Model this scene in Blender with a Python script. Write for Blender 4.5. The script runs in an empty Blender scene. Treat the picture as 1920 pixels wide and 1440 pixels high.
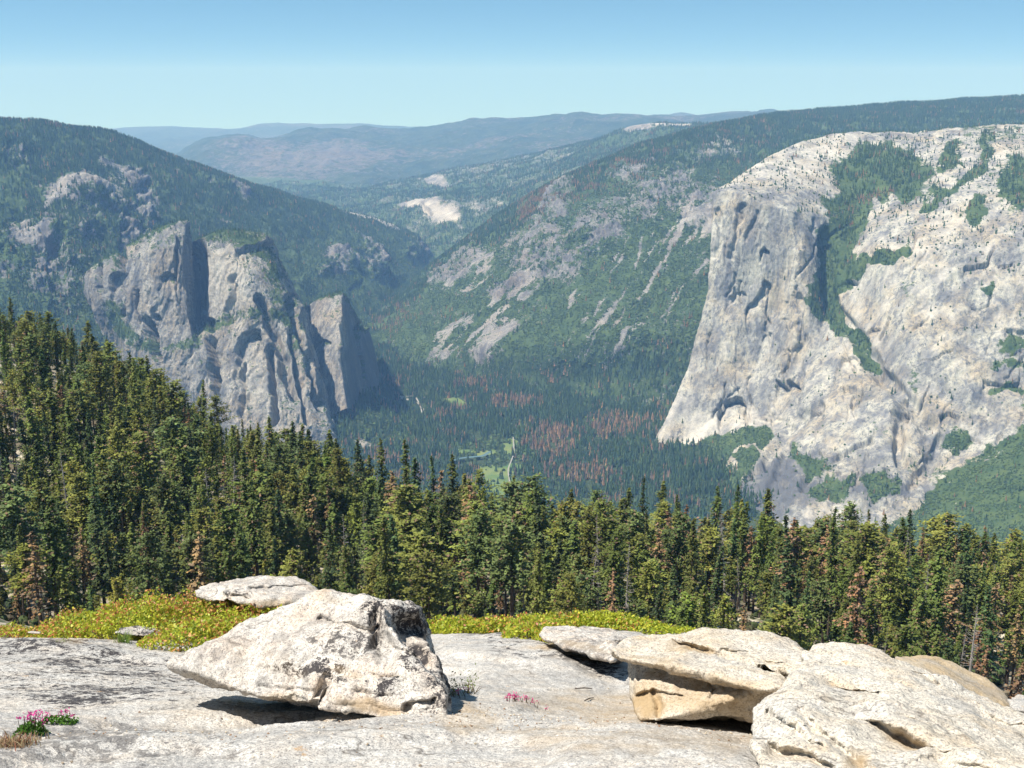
import bpy, bmesh, math, random
import numpy as np
from mathutils import Vector

random.seed(7)
RNG = np.random.default_rng(7)
C = bpy.context.scene.collection
F = 2350.0
PITCH = math.radians(13.3)
CP, SP = math.cos(PITCH), math.sin(PITCH)

# ------------------------------------------------------------------ camera geometry helpers
def P(px, py, D):
    """world point that lies D metres ahead (along +Y) of the viewpoint, seen at photo pixel (px, py)"""
    px, py, D = np.asarray(px, float), np.asarray(py, float), np.asarray(D, float)
    v = (720 - py) / F
    s = D / (CP + v * SP)
    return np.stack([s * (px - 960) / F, D, s * (-SP + v * CP)], -1)

def proj(V):
    fw = np.maximum(V[..., 1] * CP - V[..., 2] * SP, 1e-3)
    up = V[..., 1] * SP + V[..., 2] * CP
    return 960 + F * V[..., 0] / fw, 720 - F * up / fw

# ------------------------------------------------------------------ noise
_r = np.random.default_rng(11)
_G = _r.normal(size=(1024, 3)); _G /= np.linalg.norm(_G, axis=1)[:, None]
_G = _G.astype(np.float32)

def perlin(p):
    p = np.asarray(p, dtype=np.float64)
    i = np.floor(p).astype(np.int64)
    f = (p - i).astype(np.float32)
    u = f * f * f * (f * (f * 6 - 15) + 10)
    out = 0
    for dx in (0, 1):
        wx = u[..., 0] if dx else 1 - u[..., 0]
        for dy in (0, 1):
            wy = u[..., 1] if dy else 1 - u[..., 1]
            for dz in (0, 1):
                wz = u[..., 2] if dz else 1 - u[..., 2]
                h = ((i[..., 0] + dx) * 374761393 + (i[..., 1] + dy) * 668265263 + (i[..., 2] + dz) * 1274126177)
                h = (h ^ (h >> 13)) * 1103515245
                h = ((h ^ (h >> 16)) & 1023)
                g = _G[h]
                d = g[..., 0] * (f[..., 0] - dx) + g[..., 1] * (f[..., 1] - dy) + g[..., 2] * (f[..., 2] - dz)
                out = out + wx * wy * wz * d
    return out * 1.6

def fbm(p, wl, octaves=4, gain=0.5, off=0.0, scale=(1, 1, 1)):
    q = np.asarray(p, float) * np.array(scale) / wl + off
    a, t = 1.0, 0
    for _ in range(octaves):
        t = t + a * perlin(q); a *= gain; q = q * 2.03 + 17.3
    return t

def ridged(p, wl, octaves=4, gain=0.5, off=0.0, scale=(1, 1, 1)):
    q = np.asarray(p, float) * np.array(scale) / wl + off
    a, t = 1.0, 0
    for _ in range(octaves):
        t = t + a * (1 - 2 * np.abs(perlin(q))); a *= gain; q = q * 2.03 + 31.7
    return t

def terr(p, wl, k, off=0.0, scale=(1, 1, 1), octaves=3):
    """stepped noise: flat facets parted by sharp steps"""
    h = fbm(p, wl, octaves, 0.5, off, scale) * k
    f = np.floor(h)
    return (f + sstep(0.38, 0.62, h - f)) / k

def ragged(G, amp, wl):
    return amp * (fbm(G, wl, 4, 0.65, 13.0) + 0.5 * fbm(G, wl * 0.22, 3, 0.6, 23.0))

def sstep(a, b, x):
    t = np.clip((x - a) / (b - a), 0, 1)
    return t * t * (3 - 2 * t)

# ------------------------------------------------------------------ photo-plan masks (evaluated on the base surface)
def sdist(px, py, pts):
    d = np.full(np.shape(px), 1e9)
    for (x0, y0), (x1, y1) in zip(pts[:-1], pts[1:]):
        dx, dy = x1 - x0, y1 - y0
        t = np.clip(((px - x0) * dx + (py - y0) * dy) / (dx * dx + dy * dy + 1e-9), 0, 1)
        d = np.minimum(d, np.hypot(px - x0 - t * dx, py - y0 - t * dy))
    return d

def stroke(px, py, pts, w, soft=1.0):
    return 1 - sstep(w * 0.5 * (1 - 0.5 * soft), w * 0.5 * (1 + soft), sdist(px, py, pts))

def blob(px, py, cx, cy, rx, ry, ang=0.0, edge=0.45):
    a = math.radians(ang); c, s = math.cos(a), math.sin(a)
    u = ((px - cx) * c + (py - cy) * s) / rx
    v = (-(px - cx) * s + (py - cy) * c) / ry
    return 1 - sstep(1 - edge, 1 + edge, np.hypot(u, v))

def ledge(px, py, pts, w, soft=2.0, endf=10.0):
    """1 just below a left-to-right line, fading over w downwards"""
    xs = [p[0] for p in pts]; ys = [p[1] for p in pts]
    dy = py - np.interp(px, xs, ys)
    e = sstep(xs[0] - 1, xs[0] + endf, px) * (1 - sstep(xs[-1] - endf, xs[-1] + 1, px))
    return sstep(-soft, soft, dy) * np.exp(-np.maximum(dy, 0) / w) * e

# ------------------------------------------------------------------ mesh + object helpers
def link(o, parent=None):
    C.objects.link(o)
    if parent is not None: o.parent = parent
    return o

def mesh(name, V, Fc, mats=(), attrs=None, smooth=True):
    V = np.ascontiguousarray(np.asarray(V, np.float32).reshape(-1, 3))
    Fc = np.ascontiguousarray(np.asarray(Fc, np.int32))
    k = Fc.shape[1]
    me = bpy.data.meshes.new(name)
    me.vertices.add(len(V)); me.vertices.foreach_set('co', V.ravel())
    me.loops.add(Fc.size); me.loops.foreach_set('vertex_index', Fc.ravel())
    me.polygons.add(len(Fc))
    me.polygons.foreach_set('loop_start', np.arange(0, Fc.size, k, dtype=np.int32))
    try: me.polygons.foreach_set('loop_total', np.full(len(Fc), k, np.int32))
    except Exception: pass
    me.polygons.foreach_set('use_smooth', np.full(len(Fc), smooth, dtype=bool))
    for an, av in (attrs or {}).items():
        av = np.asarray(av, np.float32)
        if av.ndim > 1 and av.shape[-1] == 3:
            a = me.color_attributes.new(an, 'FLOAT_COLOR', 'POINT')
            av = av.reshape(-1, 3)
            a.data.foreach_set('color', np.concatenate([av, np.ones((len(av), 1), np.float32)], 1).ravel())
        else:
            a = me.attributes.new(an, 'FLOAT', 'POINT'); a.data.foreach_set('value', av.ravel())
    for m in mats: me.materials.append(m)
    me.update(calc_edges=True)
    return me

def obj(name, me, parent=None):
    return link(bpy.data.objects.new(name, me), parent)

def tag(o, label=None, cat=None, group=None, kind=None):
    if label: o['label'] = label
    if cat: o['category'] = cat
    if group: o['group'] = group
    if kind: o['kind'] = kind
    return o

def grid_faces(nv, nu):
    i = np.arange(nv * nu).reshape(nv, nu)
    a, b, c, d = i[:-1, :-1], i[1:, :-1], i[1:, 1:], i[:-1, 1:]
    return np.stack([a, b, c, d], -1).reshape(-1, 4)

def gnormals(G):
    du = np.gradient(G, axis=1); dv = np.gradient(G, axis=0)
    n = np.cross(dv, du); n /= np.linalg.norm(n, axis=-1)[..., None] + 1e-9
    return n

def gsmooth(G, it):
    for _ in range(it):
        H = G.copy(); H[1:-1] = (G[:-2] + 2 * G[1:-1] + G[2:]) / 4
        G = H; H = G.copy(); H[:, 1:-1] = (G[:, :-2] + 2 * G[:, 1:-1] + G[:, 2:]) / 4
        G = H
    return G

def net(rows, nv, nu, smooth, dw=0.02):
    """loft a surface through rows of (px, py, distance) control points"""
    R = []
    for r in rows:
        r = np.array(r, float); w = P(r[:, 0], r[:, 1], r[:, 2])
        seg = np.sqrt(np.diff(r[:, 0])**2 + 0.3 * np.diff(r[:, 1])**2 + (dw * np.diff(r[:, 2]))**2) + 1e-6
        t = np.concatenate([[0], np.cumsum(seg)]); t /= t[-1]
        tt = np.linspace(0, 1, nu)
        R.append((np.stack([np.interp(tt, t, w[:, k]) for k in range(3)], -1),
                  np.stack([np.interp(tt, t, r[:, k]) for k in range(3)], -1)))
    W = np.array([a for a, _ in R]); Q = np.array([b for _, b in R])
    seg = [np.median(np.hypot(Q[i + 1, :, 1] - Q[i, :, 1], dw * (Q[i + 1, :, 2] - Q[i, :, 2]))) + 1e-3 for i in range(len(R) - 1)]
    t = np.concatenate([[0], np.cumsum(seg)]); t /= t[-1]
    tt = np.linspace(0, 1, nv)
    k = np.clip(np.searchsorted(t, tt, side='right') - 1, 0, len(t) - 2)
    f = ((tt - t[k]) / (t[k + 1] - t[k]))[:, None, None]
    return gsmooth(W[k] * (1 - f) + W[k + 1] * f, smooth)

def warp(px, py, amt, wl):
    q = np.stack([px, py, np.zeros_like(px)], -1)
    return px + amt * fbm(q, wl, 3, off=3.1), py + amt * fbm(q, wl, 3, off=9.7)

# ------------------------------------------------------------------ materials
def new_mat(name):
    m = bpy.data.materials.new(name); m.use_nodes = True
    nt = m.node_tree; nt.nodes.clear()
    out = nt.nodes.new('ShaderNodeOutputMaterial'); b = nt.nodes.new('ShaderNodeBsdfPrincipled')
    b.inputs['Roughness'].default_value = 0.85
    b.inputs['Specular IOR Level'].default_value = 0.25
    nt.links.new(b.outputs[0], out.inputs[0])
    return m, nt, b

class N:
    def __init__(s, nt): s.nt = nt
    def n(s, t, **kw):
        x = s.nt.nodes.new(t)
        for k, v in kw.items(): setattr(x, k, v)
        return x
    def l(s, a, b): s.nt.links.new(a, b)
    def pos(s, scale=(1, 1, 1), rot=(0, 0, 0)):
        g = s.n('ShaderNodeNewGeometry'); m = s.n('ShaderNodeMapping')
        m.inputs['Scale'].default_value = scale; m.inputs['Rotation'].default_value = rot
        s.l(g.outputs['Position'], m.inputs['Vector']); return m.outputs[0]
    def noise(s, vec, scale, detail=4, rough=0.55, dist=0.0):
        x = s.n('ShaderNodeTexNoise'); x.inputs['Scale'].default_value = scale
        x.inputs['Detail'].default_value = detail; x.inputs['Roughness'].default_value = rough
        x.inputs['Distortion'].default_value = dist
        s.l(vec, x.inputs['Vector']); return x.outputs[0]
    def ramp(s, fac, stops):
        r = s.n('ShaderNodeValToRGB'); e = r.color_ramp.elements
        while len(e) < len(stops): e.new(0.5)
        for k, (p, c) in enumerate(stops):
            e[k].position = p; e[k].color = (*c, 1) if isinstance(c, tuple) else (c, c, c, 1)
        s.l(fac, r.inputs[0]); return r.outputs[0]
    def mix(s, fac, a, b, mode='MIX'):
        x = s.n('ShaderNodeMix', data_type='RGBA', blend_type=mode)
        for sock, v in ((x.inputs[0], fac), (x.inputs[6], a), (x.inputs[7], b)):
            if hasattr(v, 'links'): s.l(v, sock)
            elif isinstance(v, tuple): sock.default_value = (*v, 1)
            else: sock.default_value = v
        return x.outputs[2]
    def math(s, op, a, b=0.0, clamp=False):
        x = s.n('ShaderNodeMath', operation=op); x.use_clamp = clamp
        for sock, v in ((x.inputs[0], a), (x.inputs[1], b)):
            if hasattr(v, 'links'): s.l(v, sock)
            else: sock.default_value = v
        return x.outputs[0]
    def attr(s, name, out='Fac'):
        x = s.n('ShaderNodeAttribute'); x.attribute_name = name; return x.outputs[out]
    def bump(s, h, strength, dist, bsdf, prev=None):
        x = s.n('ShaderNodeBump'); x.inputs['Strength'].default_value = strength
        x.inputs['Distance'].default_value = dist; s.l(h, x.inputs['Height'])
        if prev is not None: s.l(prev, x.inputs['Normal'])
        if bsdf is not None: s.l(x.outputs[0], bsdf.inputs['Normal'])
        return x.outputs[0]

def far_rock(name, light, dark, tan, wl=120.0, veg_a=(0.040, 0.076, 0.027), veg_b=(0.090, 0.128, 0.042), stain=1.0, bumpd=6.0, speck=0.8, vn=2.4):
    """granite with streaks; attribute veg = plant cover, tone = weathering colour and shade painted on side walls"""
    m, nt, b = new_mat(name); k = N(nt)
    v = k.pos(); vs = k.pos((1, 1, 0.16))
    n1 = k.noise(vs, 1 / wl * 2.2, 6, 0.62); n2 = k.noise(v, 1 / wl * 0.9, 4); n3 = k.noise(v, 1 / wl * 14, 4, 0.7)
    col = k.mix(k.ramp(n1, [(0.40, 0.0), (0.58, 1.0)]), dark, light)
    col = k.mix(k.math('MULTIPLY', k.ramp(n2, [(0.46, 0.0), (0.66, 1.0)]), 0.75), col, tan)
    ns = k.noise(k.pos((1, 1, 0.05)), 1 / wl * 9, 4, 0.65)
    col = k.mix(k.math('MULTIPLY', k.ramp(ns, [(0.50, 0.0), (0.60, 1.0)]), 0.7 * stain), col, (0.13, 0.14, 0.16))
    col = k.mix(k.ramp(n3, [(0.36, speck), (0.47, 0.0), (1.0, 0.0)]), col, (0.10, 0.10, 0.11))
    for sc_, zz, th, st in ((1.6, 0.3, 0.018, 0.8), (5.5, 0.35, 0.030, 0.7)):
        cn = k.noise(k.pos((1, 1, zz)), sc_ / wl, 3, 0.6, 0.4)
        ck = k.ramp(k.math('ABSOLUTE', k.math('SUBTRACT', cn, 0.5)), [(0.0, 1.0), (th, 0.0)])
        cm_ = k.ramp(k.noise(v, 3.1 * sc_ / wl, 3), [(0.45, 0.0), (0.55, 1.0)])
        col = k.mix(k.math('MULTIPLY', k.math('MULTIPLY', ck, cm_), st), col, (0.07, 0.07, 0.075))
    # tone attribute: below .5 greyer and darker rock and painted wall shade, above .5 whiter, fresher rock
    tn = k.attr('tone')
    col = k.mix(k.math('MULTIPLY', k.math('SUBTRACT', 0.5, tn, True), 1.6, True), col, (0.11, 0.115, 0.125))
    col = k.mix(k.math('MULTIPLY', k.math('SUBTRACT', tn, 0.5, True), 1.6, True), col, (0.58, 0.545, 0.47))
    vg = k.noise(v, 1 / wl * 2.0, 5, 0.6)
    vcol = k.mix(k.ramp(vg, [(0.35, 0.0), (0.65, 1.0)]), veg_a, veg_b)
    vf = k.math('ADD', k.attr('veg'), k.math('MULTIPLY', k.math('SUBTRACT', k.noise(v, 1 / wl * 5.0, 6, 0.8), 0.5), vn))
    vf = k.ramp(vf, [(0.44, 0.0), (0.56, 1.0)])
    col = k.mix(vf, col, vcol)
    k.l(col, b.inputs['Base Color'])
    b0 = k.bump(k.noise(k.pos((1, 1, 0.22)), 1 / wl * 7, 5, 0.7), 0.9, bumpd * 2.2, None)
    b1 = k.bump(n3, 0.6, bumpd, None, b0)
    k.bump(k.noise(v, 1 / wl * 40, 3, 0.6), 0.5, bumpd * 0.4, b, b1)
    return m

def near_granite(name, base, tan, lichen=0.5, speck=0.6, dark=(0.05, 0.045, 0.045), tanamt=0.5, bump=1.0, grey=(0.34, 0.34, 0.33)):
    m, nt, b = new_mat(name); k = N(nt)
    v = k.pos()
    big = k.noise(v, 0.9, 3); med = k.noise(v, 4.5, 5, 0.6); patch = k.noise(v, 11, 6, 0.72, 0.6)
    fine = k.noise(v, 55, 3, 0.7); grain = k.noise(v, 120, 2, 0.6)
    col = k.mix(k.math('MULTIPLY', k.ramp(med, [(0.42, 0.0), (0.68, 1.0)]), tanamt), base, tan)
    col = k.mix(k.math('MULTIPLY', k.ramp(k.noise(v, 2.3, 4, 0.6), [(0.48, 0.0), (0.62, 1.0)]), 0.6), col, grey)
    # mineral grain
    col = k.mix(k.math('MULTIPLY', k.ramp(fine, [(0.30, 1.0), (0.50, 0.0)]), speck), col, (0.16, 0.15, 0.15))
    col = k.mix(k.math('MULTIPLY', k.ramp(grain, [(0.34, 1.0), (0.48, 0.0)]), speck * 0.8), col, (0.12, 0.11, 0.11))
    col = k.mix(k.math('MULTIPLY', k.ramp(fine, [(0.55, 0.0), (0.72, 1.0)]), 0.5), col, (0.80, 0.77, 0.72))
    # lichen crust: patches only inside larger zones
    zone = k.ramp(k.noise(v, 1.3, 3, 0.6), [(0.44, 0.0), (0.62, 1.0)])
    lf = k.ramp(k.math('ADD', k.math('MULTIPLY', zone, 0.12), k.math('ADD', patch, k.math('MULTIPLY', k.math('SUBTRACT', fine, 0.5), 0.5))), [(0.555, 0.0), (0.615, 1.0)])
    la = k.attr('lich')
    lf = k.math('MULTIPLY', lf, k.math('MULTIPLY', la, lichen, True))
    lf2 = k.ramp(k.math('ADD', k.noise(v, 26, 5, 0.75), k.math('MULTIPLY', k.math('SUBTRACT', la, 1.0, True), 0.10)), [(0.57, 0.0), (0.62, 1.0)])
    lf = k.math('MAXIMUM', lf, k.math('MULTIPLY', lf2, k.math('MULTIPLY', la, 0.8, True)))
    col = k.mix(lf, col, dark)
    oz = k.ramp(k.noise(v, 7, 5, 0.7), [(0.66, 0.0), (0.74, 1.0)])
    col = k.mix(k.math('MULTIPLY', oz, 0.7), col, (0.48, 0.27, 0.09))
    jn = k.noise(k.pos((0.35, 1, 1), (0, 0, 0.5)), 1.1, 4, 0.6, 0.3)
    jf = k.math('MULTIPLY', k.ramp(k.math('ABSOLUTE', k.math('SUBTRACT', jn, 0.5)), [(0.0, 1.0), (0.006, 0.0)]), k.ramp(big, [(0.46, 0.0), (0.54, 1.0)]))
    col = k.mix(k.math('MULTIPLY', jf, 0.75), col, (0.10, 0.085, 0.07))
    stn = k.attr('stain')
    col = k.mix(k.math('MULTIPLY', k.math('MULTIPLY', stn, k.ramp(med, [(0.3, 0.4), (0.6, 1.0)])), 1.0, True), col, (0.36, 0.25, 0.125))
    k.l(col, b.inputs['Base Color'])
    b1 = k.bump(k.noise(v, 22, 5, 0.65), 0.9 * bump, 0.02, None)
    b2 = k.bump(fine, 0.7 * bump, 0.010, None, b1)
    k.bump(grain, 0.5 * bump, 0.004, b, b2)
    return m

def leaf_mat(name, rough=0.7, trans=0.25, objvar=0.25):
    """plant colour comes from the col attribute, varied a little from plant to plant"""
    m, nt, b = new_mat(name); k = N(nt)
    oi = k.n('ShaderNodeObjectInfo'); hs = k.n('ShaderNodeHueSaturation')
    k.l(k.attr('col', 'Color'), hs.inputs['Color'])
    k.l(k.math('ADD', k.math('MULTIPLY', oi.outputs['Random'], objvar), 1 - objvar * 0.5), hs.inputs['Value'])
    k.l(k.math('ADD', k.math('MULTIPLY', k.math('FRACT', k.math('MULTIPLY', oi.outputs['Random'], 37.7)), objvar * 0.05), 0.5 - objvar * 0.02), hs.inputs['Hue'])
    k.l(hs.outputs[0], b.inputs['Base Color']); b.inputs['Roughness'].default_value = rough
    if trans > 0:
        tr = k.n('ShaderNodeBsdfTranslucent'); k.l(hs.outputs[0], tr.inputs['Color'])
        mx = k.n('ShaderNodeMixShader'); mx.inputs[0].default_value = trans
        out = [x for x in nt.nodes if x.type == 'OUTPUT_MATERIAL'][0]
        k.l(b.outputs[0], mx.inputs[1]); k.l(tr.outputs[0], mx.inputs[2]); k.l(mx.outputs[0], out.inputs[0])
    return m

M = {}
M['cliff'] = far_rock('pale_granite', (0.47, 0.455, 0.38), (0.21, 0.21, 0.21), (0.43, 0.35, 0.23), 120, speck=0.25, vn=1.7, bumpd=4.0)
M['cath'] = far_rock('grey_granite', (0.47, 0.44, 0.375), (0.17, 0.17, 0.17), (0.40, 0.32, 0.22), 90, speck=0.5, vn=1.9)
M['slope'] = far_rock('slope_rock', (0.33, 0.315, 0.29), (0.14, 0.14, 0.15), (0.30, 0.25, 0.20), 90,
                      (0.036, 0.072, 0.026), (0.085, 0.130, 0.042))
M['far'] = far_rock('far_rock', (0.22, 0.19, 0.16), (0.11, 0.10, 0.10), (0.20, 0.15, 0.12), 420,
                    (0.018, 0.042, 0.022), (0.06, 0.085, 0.04), bumpd=25)
M['floor'] = far_rock('valley_ground', (0.30, 0.27, 0.20), (0.16, 0.15, 0.11), (0.26, 0.20, 0.13), 90,
                      (0.03, 0.055, 0.02), (0.06, 0.085, 0.03))
M['slab'] = near_granite('slab_granite', (0.60, 0.57, 0.51), (0.56, 0.47, 0.36), 1.15, 0.95, tanamt=0.65, grey=(0.42, 0.405, 0.37), bump=0.8)
M['boulder'] = near_granite('lichen_granite', (0.66, 0.61, 0.53), (0.61, 0.46, 0.33), 1.0, 0.95, tanamt=0.65, bump=0.9, grey=(0.46, 0.44, 0.40))
M['boulderR'] = near_granite('coarse_granite', (0.68, 0.62, 0.51), (0.62, 0.48, 0.31), 0.45, 0.9, tanamt=0.7, bump=0.9, grey=(0.52, 0.50, 0.45))
M['tanrock'] = near_granite('tan_granite', (0.62, 0.52, 0.37), (0.58, 0.43, 0.25), 0.3, 0.45, tanamt=0.7)
M['leaf'] = leaf_mat('conifer_needles', 0.75, 0.12, 0.6)
M['bulk'] = leaf_mat('forest_needles', 0.8, 0.15, 0.0)
M['fartree'] = leaf_mat('distant_foliage', 0.9, 0.0, 0.0)
M['shrubleaf'] = leaf_mat('shrub_leaves', 0.45, 0.35, 0.05)
M['petal'] = leaf_mat('petals', 0.5, 0.4, 0.05)

def bark_mat(name, a, c):
    m, nt, b = new_mat(name); k = N(nt); v = k.pos((1, 1, 0.15))
    k.l(k.mix(k.ramp(k.noise(v, 6, 4), [(0.35, 0.0), (0.65, 1.0)]), a, c), b.inputs['Base Color'])
    k.bump(k.noise(v, 9, 3), 0.6, 0.05, b); return m
M['bark'] = bark_mat('bark', (0.045, 0.032, 0.024), (0.12, 0.09, 0.065))
M['snag'] = bark_mat('bleached_wood', (0.20, 0.18, 0.16), (0.38, 0.35, 0.32))
m, nt, b = new_mat('sandy_ground'); k = N(nt); v = k.pos()
c_ = k.mix(k.ramp(k.noise(v, 0.05, 5), [(0.42, 0.0), (0.6, 1.0)]), (0.16, 0.13, 0.085), (0.56, 0.49, 0.37))
c_ = k.mix(k.ramp(k.noise(v, 0.12, 5, 0.7), [(0.5, 0.0), (0.62, 1.0)]), c_, (0.055, 0.07, 0.025))
k.l(c_, b.inputs['Base Color']); k.bump(k.noise(v, 0.8, 4), 0.7, 0.4, b); M['soil'] = m
m, nt, b = new_mat('meadow_grass'); k = N(nt); v = k.pos()
c_ = k.mix(k.ramp(k.noise(v, 0.012, 5, 0.6), [(0.35, 0.0), (0.65, 1.0)]), (0.070, 0.14, 0.035), (0.17, 0.20, 0.065))
k.l(c_, b.inputs['Base Color']); M['meadow'] = m
m, nt, b = new_mat('river_water'); k = N(nt)
b.inputs['Base Color'].default_value = (0.10, 0.16, 0.16, 1); b.inputs['Roughness'].default_value = 0.12; M['water'] = m
m, nt, b = new_mat('river_gravel'); k = N(nt)
k.l(k.mix(k.ramp(k.noise(k.pos(), 0.06, 4), [(0.4, 0.0), (0.6, 1.0)]), (0.22, 0.20, 0.16), (0.38, 0.36, 0.32)), b.inputs['Base Color']); M['gravel'] = m
m, nt, b = new_mat('road_asphalt'); k = N(nt)
k.l(k.mix(k.noise(k.pos(), 0.3, 3), (0.22, 0.21, 0.19), (0.34, 0.32, 0.29)), b.inputs['Base Color']); M['road'] = m

# ------------------------------------------------------------------ distant trees, merged per landform
def cone_proto(seed, rnd=False):
    r = np.random.default_rng(seed); n = 5
    V = [(0, 0, 1.0)]
    rings = ([(0.80, 0.34), (0.50, 0.52), (0.16, 0.46)] if rnd else [(0.62, 0.20), (0.60, 0.12), (0.14, 0.34)])
    for z, rad in rings:
        off = r.uniform(0, 6.28)
        for i in range(n):
            a = off + i * 2 * math.pi / n
            q = rad * r.uniform(0.7, 1.3) * 0.5 * (2.0 if rnd else 1.0)
            V.append((q * math.cos(a), q * math.sin(a), z * r.uniform(0.92, 1.08)))
    Fc = [(0, 1 + i, 1 + (i + 1) % n) for i in range(n)]
    for k2 in range(len(rings) - 1):
        b0, b1 = 1 + k2 * n, 1 + (k2 + 1) * n
        for i in range(n):
            j = (i + 1) % n
            Fc += [(b0 + i, b1 + i, b1 + j), (b0 + i, b1 + j, b0 + j)]
    return np.array(V), np.array(Fc)
CONES = [cone_proto(s) for s in range(5)]
BLOBS = [cone_proto(s + 20, True) for s in range(5)]

def stamp(protos, pos, size, colr, rng):
    """numpy copies of small prototypes -> V, F, col"""
    Vs, Fs, Cs, base = [], [], [], 0
    which = rng.integers(0, len(protos), len(pos))
    for k2, (pv, pf) in enumerate(protos):
        m_ = np.where(which == k2)[0]
        if len(m_) == 0: continue
        a = rng.uniform(0, 6.28, len(m_)); c, s = np.cos(a), np.sin(a)
        v = np.repeat(pv[None], len(m_), 0)
        x = v[..., 0] * c[:, None] - v[..., 1] * s[:, None]; y = v[..., 0] * s[:, None] + v[..., 1] * c[:, None]
        v = np.stack([x * size[m_, None, 0], y * size[m_, None, 0], v[..., 2] * size[m_, None, 1]], -1) + pos[m_, None]
        f = pf[None] + (np.arange(len(m_)) * len(pv))[:, None, None] + base
        base += v.shape[0] * v.shape[1]
        cc = np.repeat(colr[m_, None], len(pv), 1)
        Vs.append(v.reshape(-1, 3)); Fs.append(f.reshape(-1, 3)); Cs.append(cc.reshape(-1, 3))
    return np.concatenate(Vs), np.concatenate(Fs), np.concatenate(Cs)

GREEN = np.array([[0.038, 0.080, 0.030], [0.055, 0.102, 0.034], [0.030, 0.062, 0.029], [0.070, 0.108, 0.038]])
BRUSH = np.array([[0.062, 0.102, 0.036], [0.080, 0.122, 0.038], [0.046, 0.078, 0.030]])
RUST = np.array([[0.25, 0.155, 0.08], [0.20, 0.125, 0.075], [0.15, 0.115, 0.08], [0.30, 0.18, 0.09]])

def pick(pal, n, rng, var=0.25):
    c = pal[rng.integers(0, len(pal), n)]
    return c * rng.uniform(1 - var, 1 + var, (n, 1))

def wood(name, label, G, dens, dead, brush, hmean, rng, minvis=True, cat='woodland'):
    """scatter small trees over a landform grid; dens in trees per m2, dead and brush are 0..1 maps"""
    a = np.linalg.norm(np.cross(G[1:, :-1] - G[:-1, :-1], G[:-1, 1:] - G[:-1, :-1]), axis=-1)
    lam = a * dens[:-1, :-1]
    px, py = proj(G[:-1, :-1])
    lam = lam * ((px > -40) & (px < 1960))
    lam = lam * (0.35 + 1.3 * sstep(-0.45, 0.45, fbm(G[:-1, :-1], 85, 3, off=60.0)))
    dead = np.where(dead > 0.5, dead, dead * (0.12 + 2.2 * sstep(0.0, 0.45, fbm(G, 110, 3, off=70.0))))
    n = rng.poisson(lam); i, j = np.where(n > 0); rep = n[i, j]
    i = np.repeat(i, rep); j = np.repeat(j, rep)
    u = rng.uniform(0, 1, (len(i), 1)); v = rng.uniform(0, 1, (len(i), 1))
    p = G[i, j] * (1 - u) * (1 - v) + G[i + 1, j] * u * (1 - v) + G[i, j + 1] * (1 - u) * v + G[i + 1, j + 1] * u * v
    isb = rng.uniform(size=len(i)) < brush[i, j]
    isd = (rng.uniform(size=len(i)) < dead[i, j]) & ~isb
    h = hmean * rng.uniform(0.55, 1.35, len(i))
    col = np.where(isb[:, None], pick(BRUSH, len(i), rng), np.where(isd[:, None], pick(RUST, len(i), rng), pick(GREEN, len(i), rng)))
    Vs, Fs, Cs, b0 = [], [], [], 0
    for msk, pr, sw, sh in ((~isb, CONES, 0.88, 1.0), (isb, BLOBS, 0.36, 0.33)):
        if msk.sum() == 0: continue
        sz = np.stack([h[msk] * sw * rng.uniform(0.8, 1.25, msk.sum()), h[msk] * sh], -1)
        q = p[msk].copy(); q[:, 2] -= h[msk] * 0.08
        v_, f_, c_ = stamp(pr, q, sz, col[msk], rng)
        Vs.append(v_); Fs.append(f_ + b0); Cs.append(c_); b0 += len(v_)
    o = obj(name, mesh(name, np.concatenate(Vs), np.concatenate(Fs), [M['fartree']], {'col': np.concatenate(Cs)}, smooth=False))
    tag(o, label, cat, kind='stuff')
    print('WOOD', name, len(i))
    return o

def structure(name, G, mat, attrs):
    nv, nu = G.shape[:2]
    o = obj(name, mesh(name, G.reshape(-1, 3), grid_faces(nv, nu), [mat], {k2: v.reshape(-1) for k2, v in attrs.items()}))
    o['kind'] = 'structure'
    return o
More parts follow.
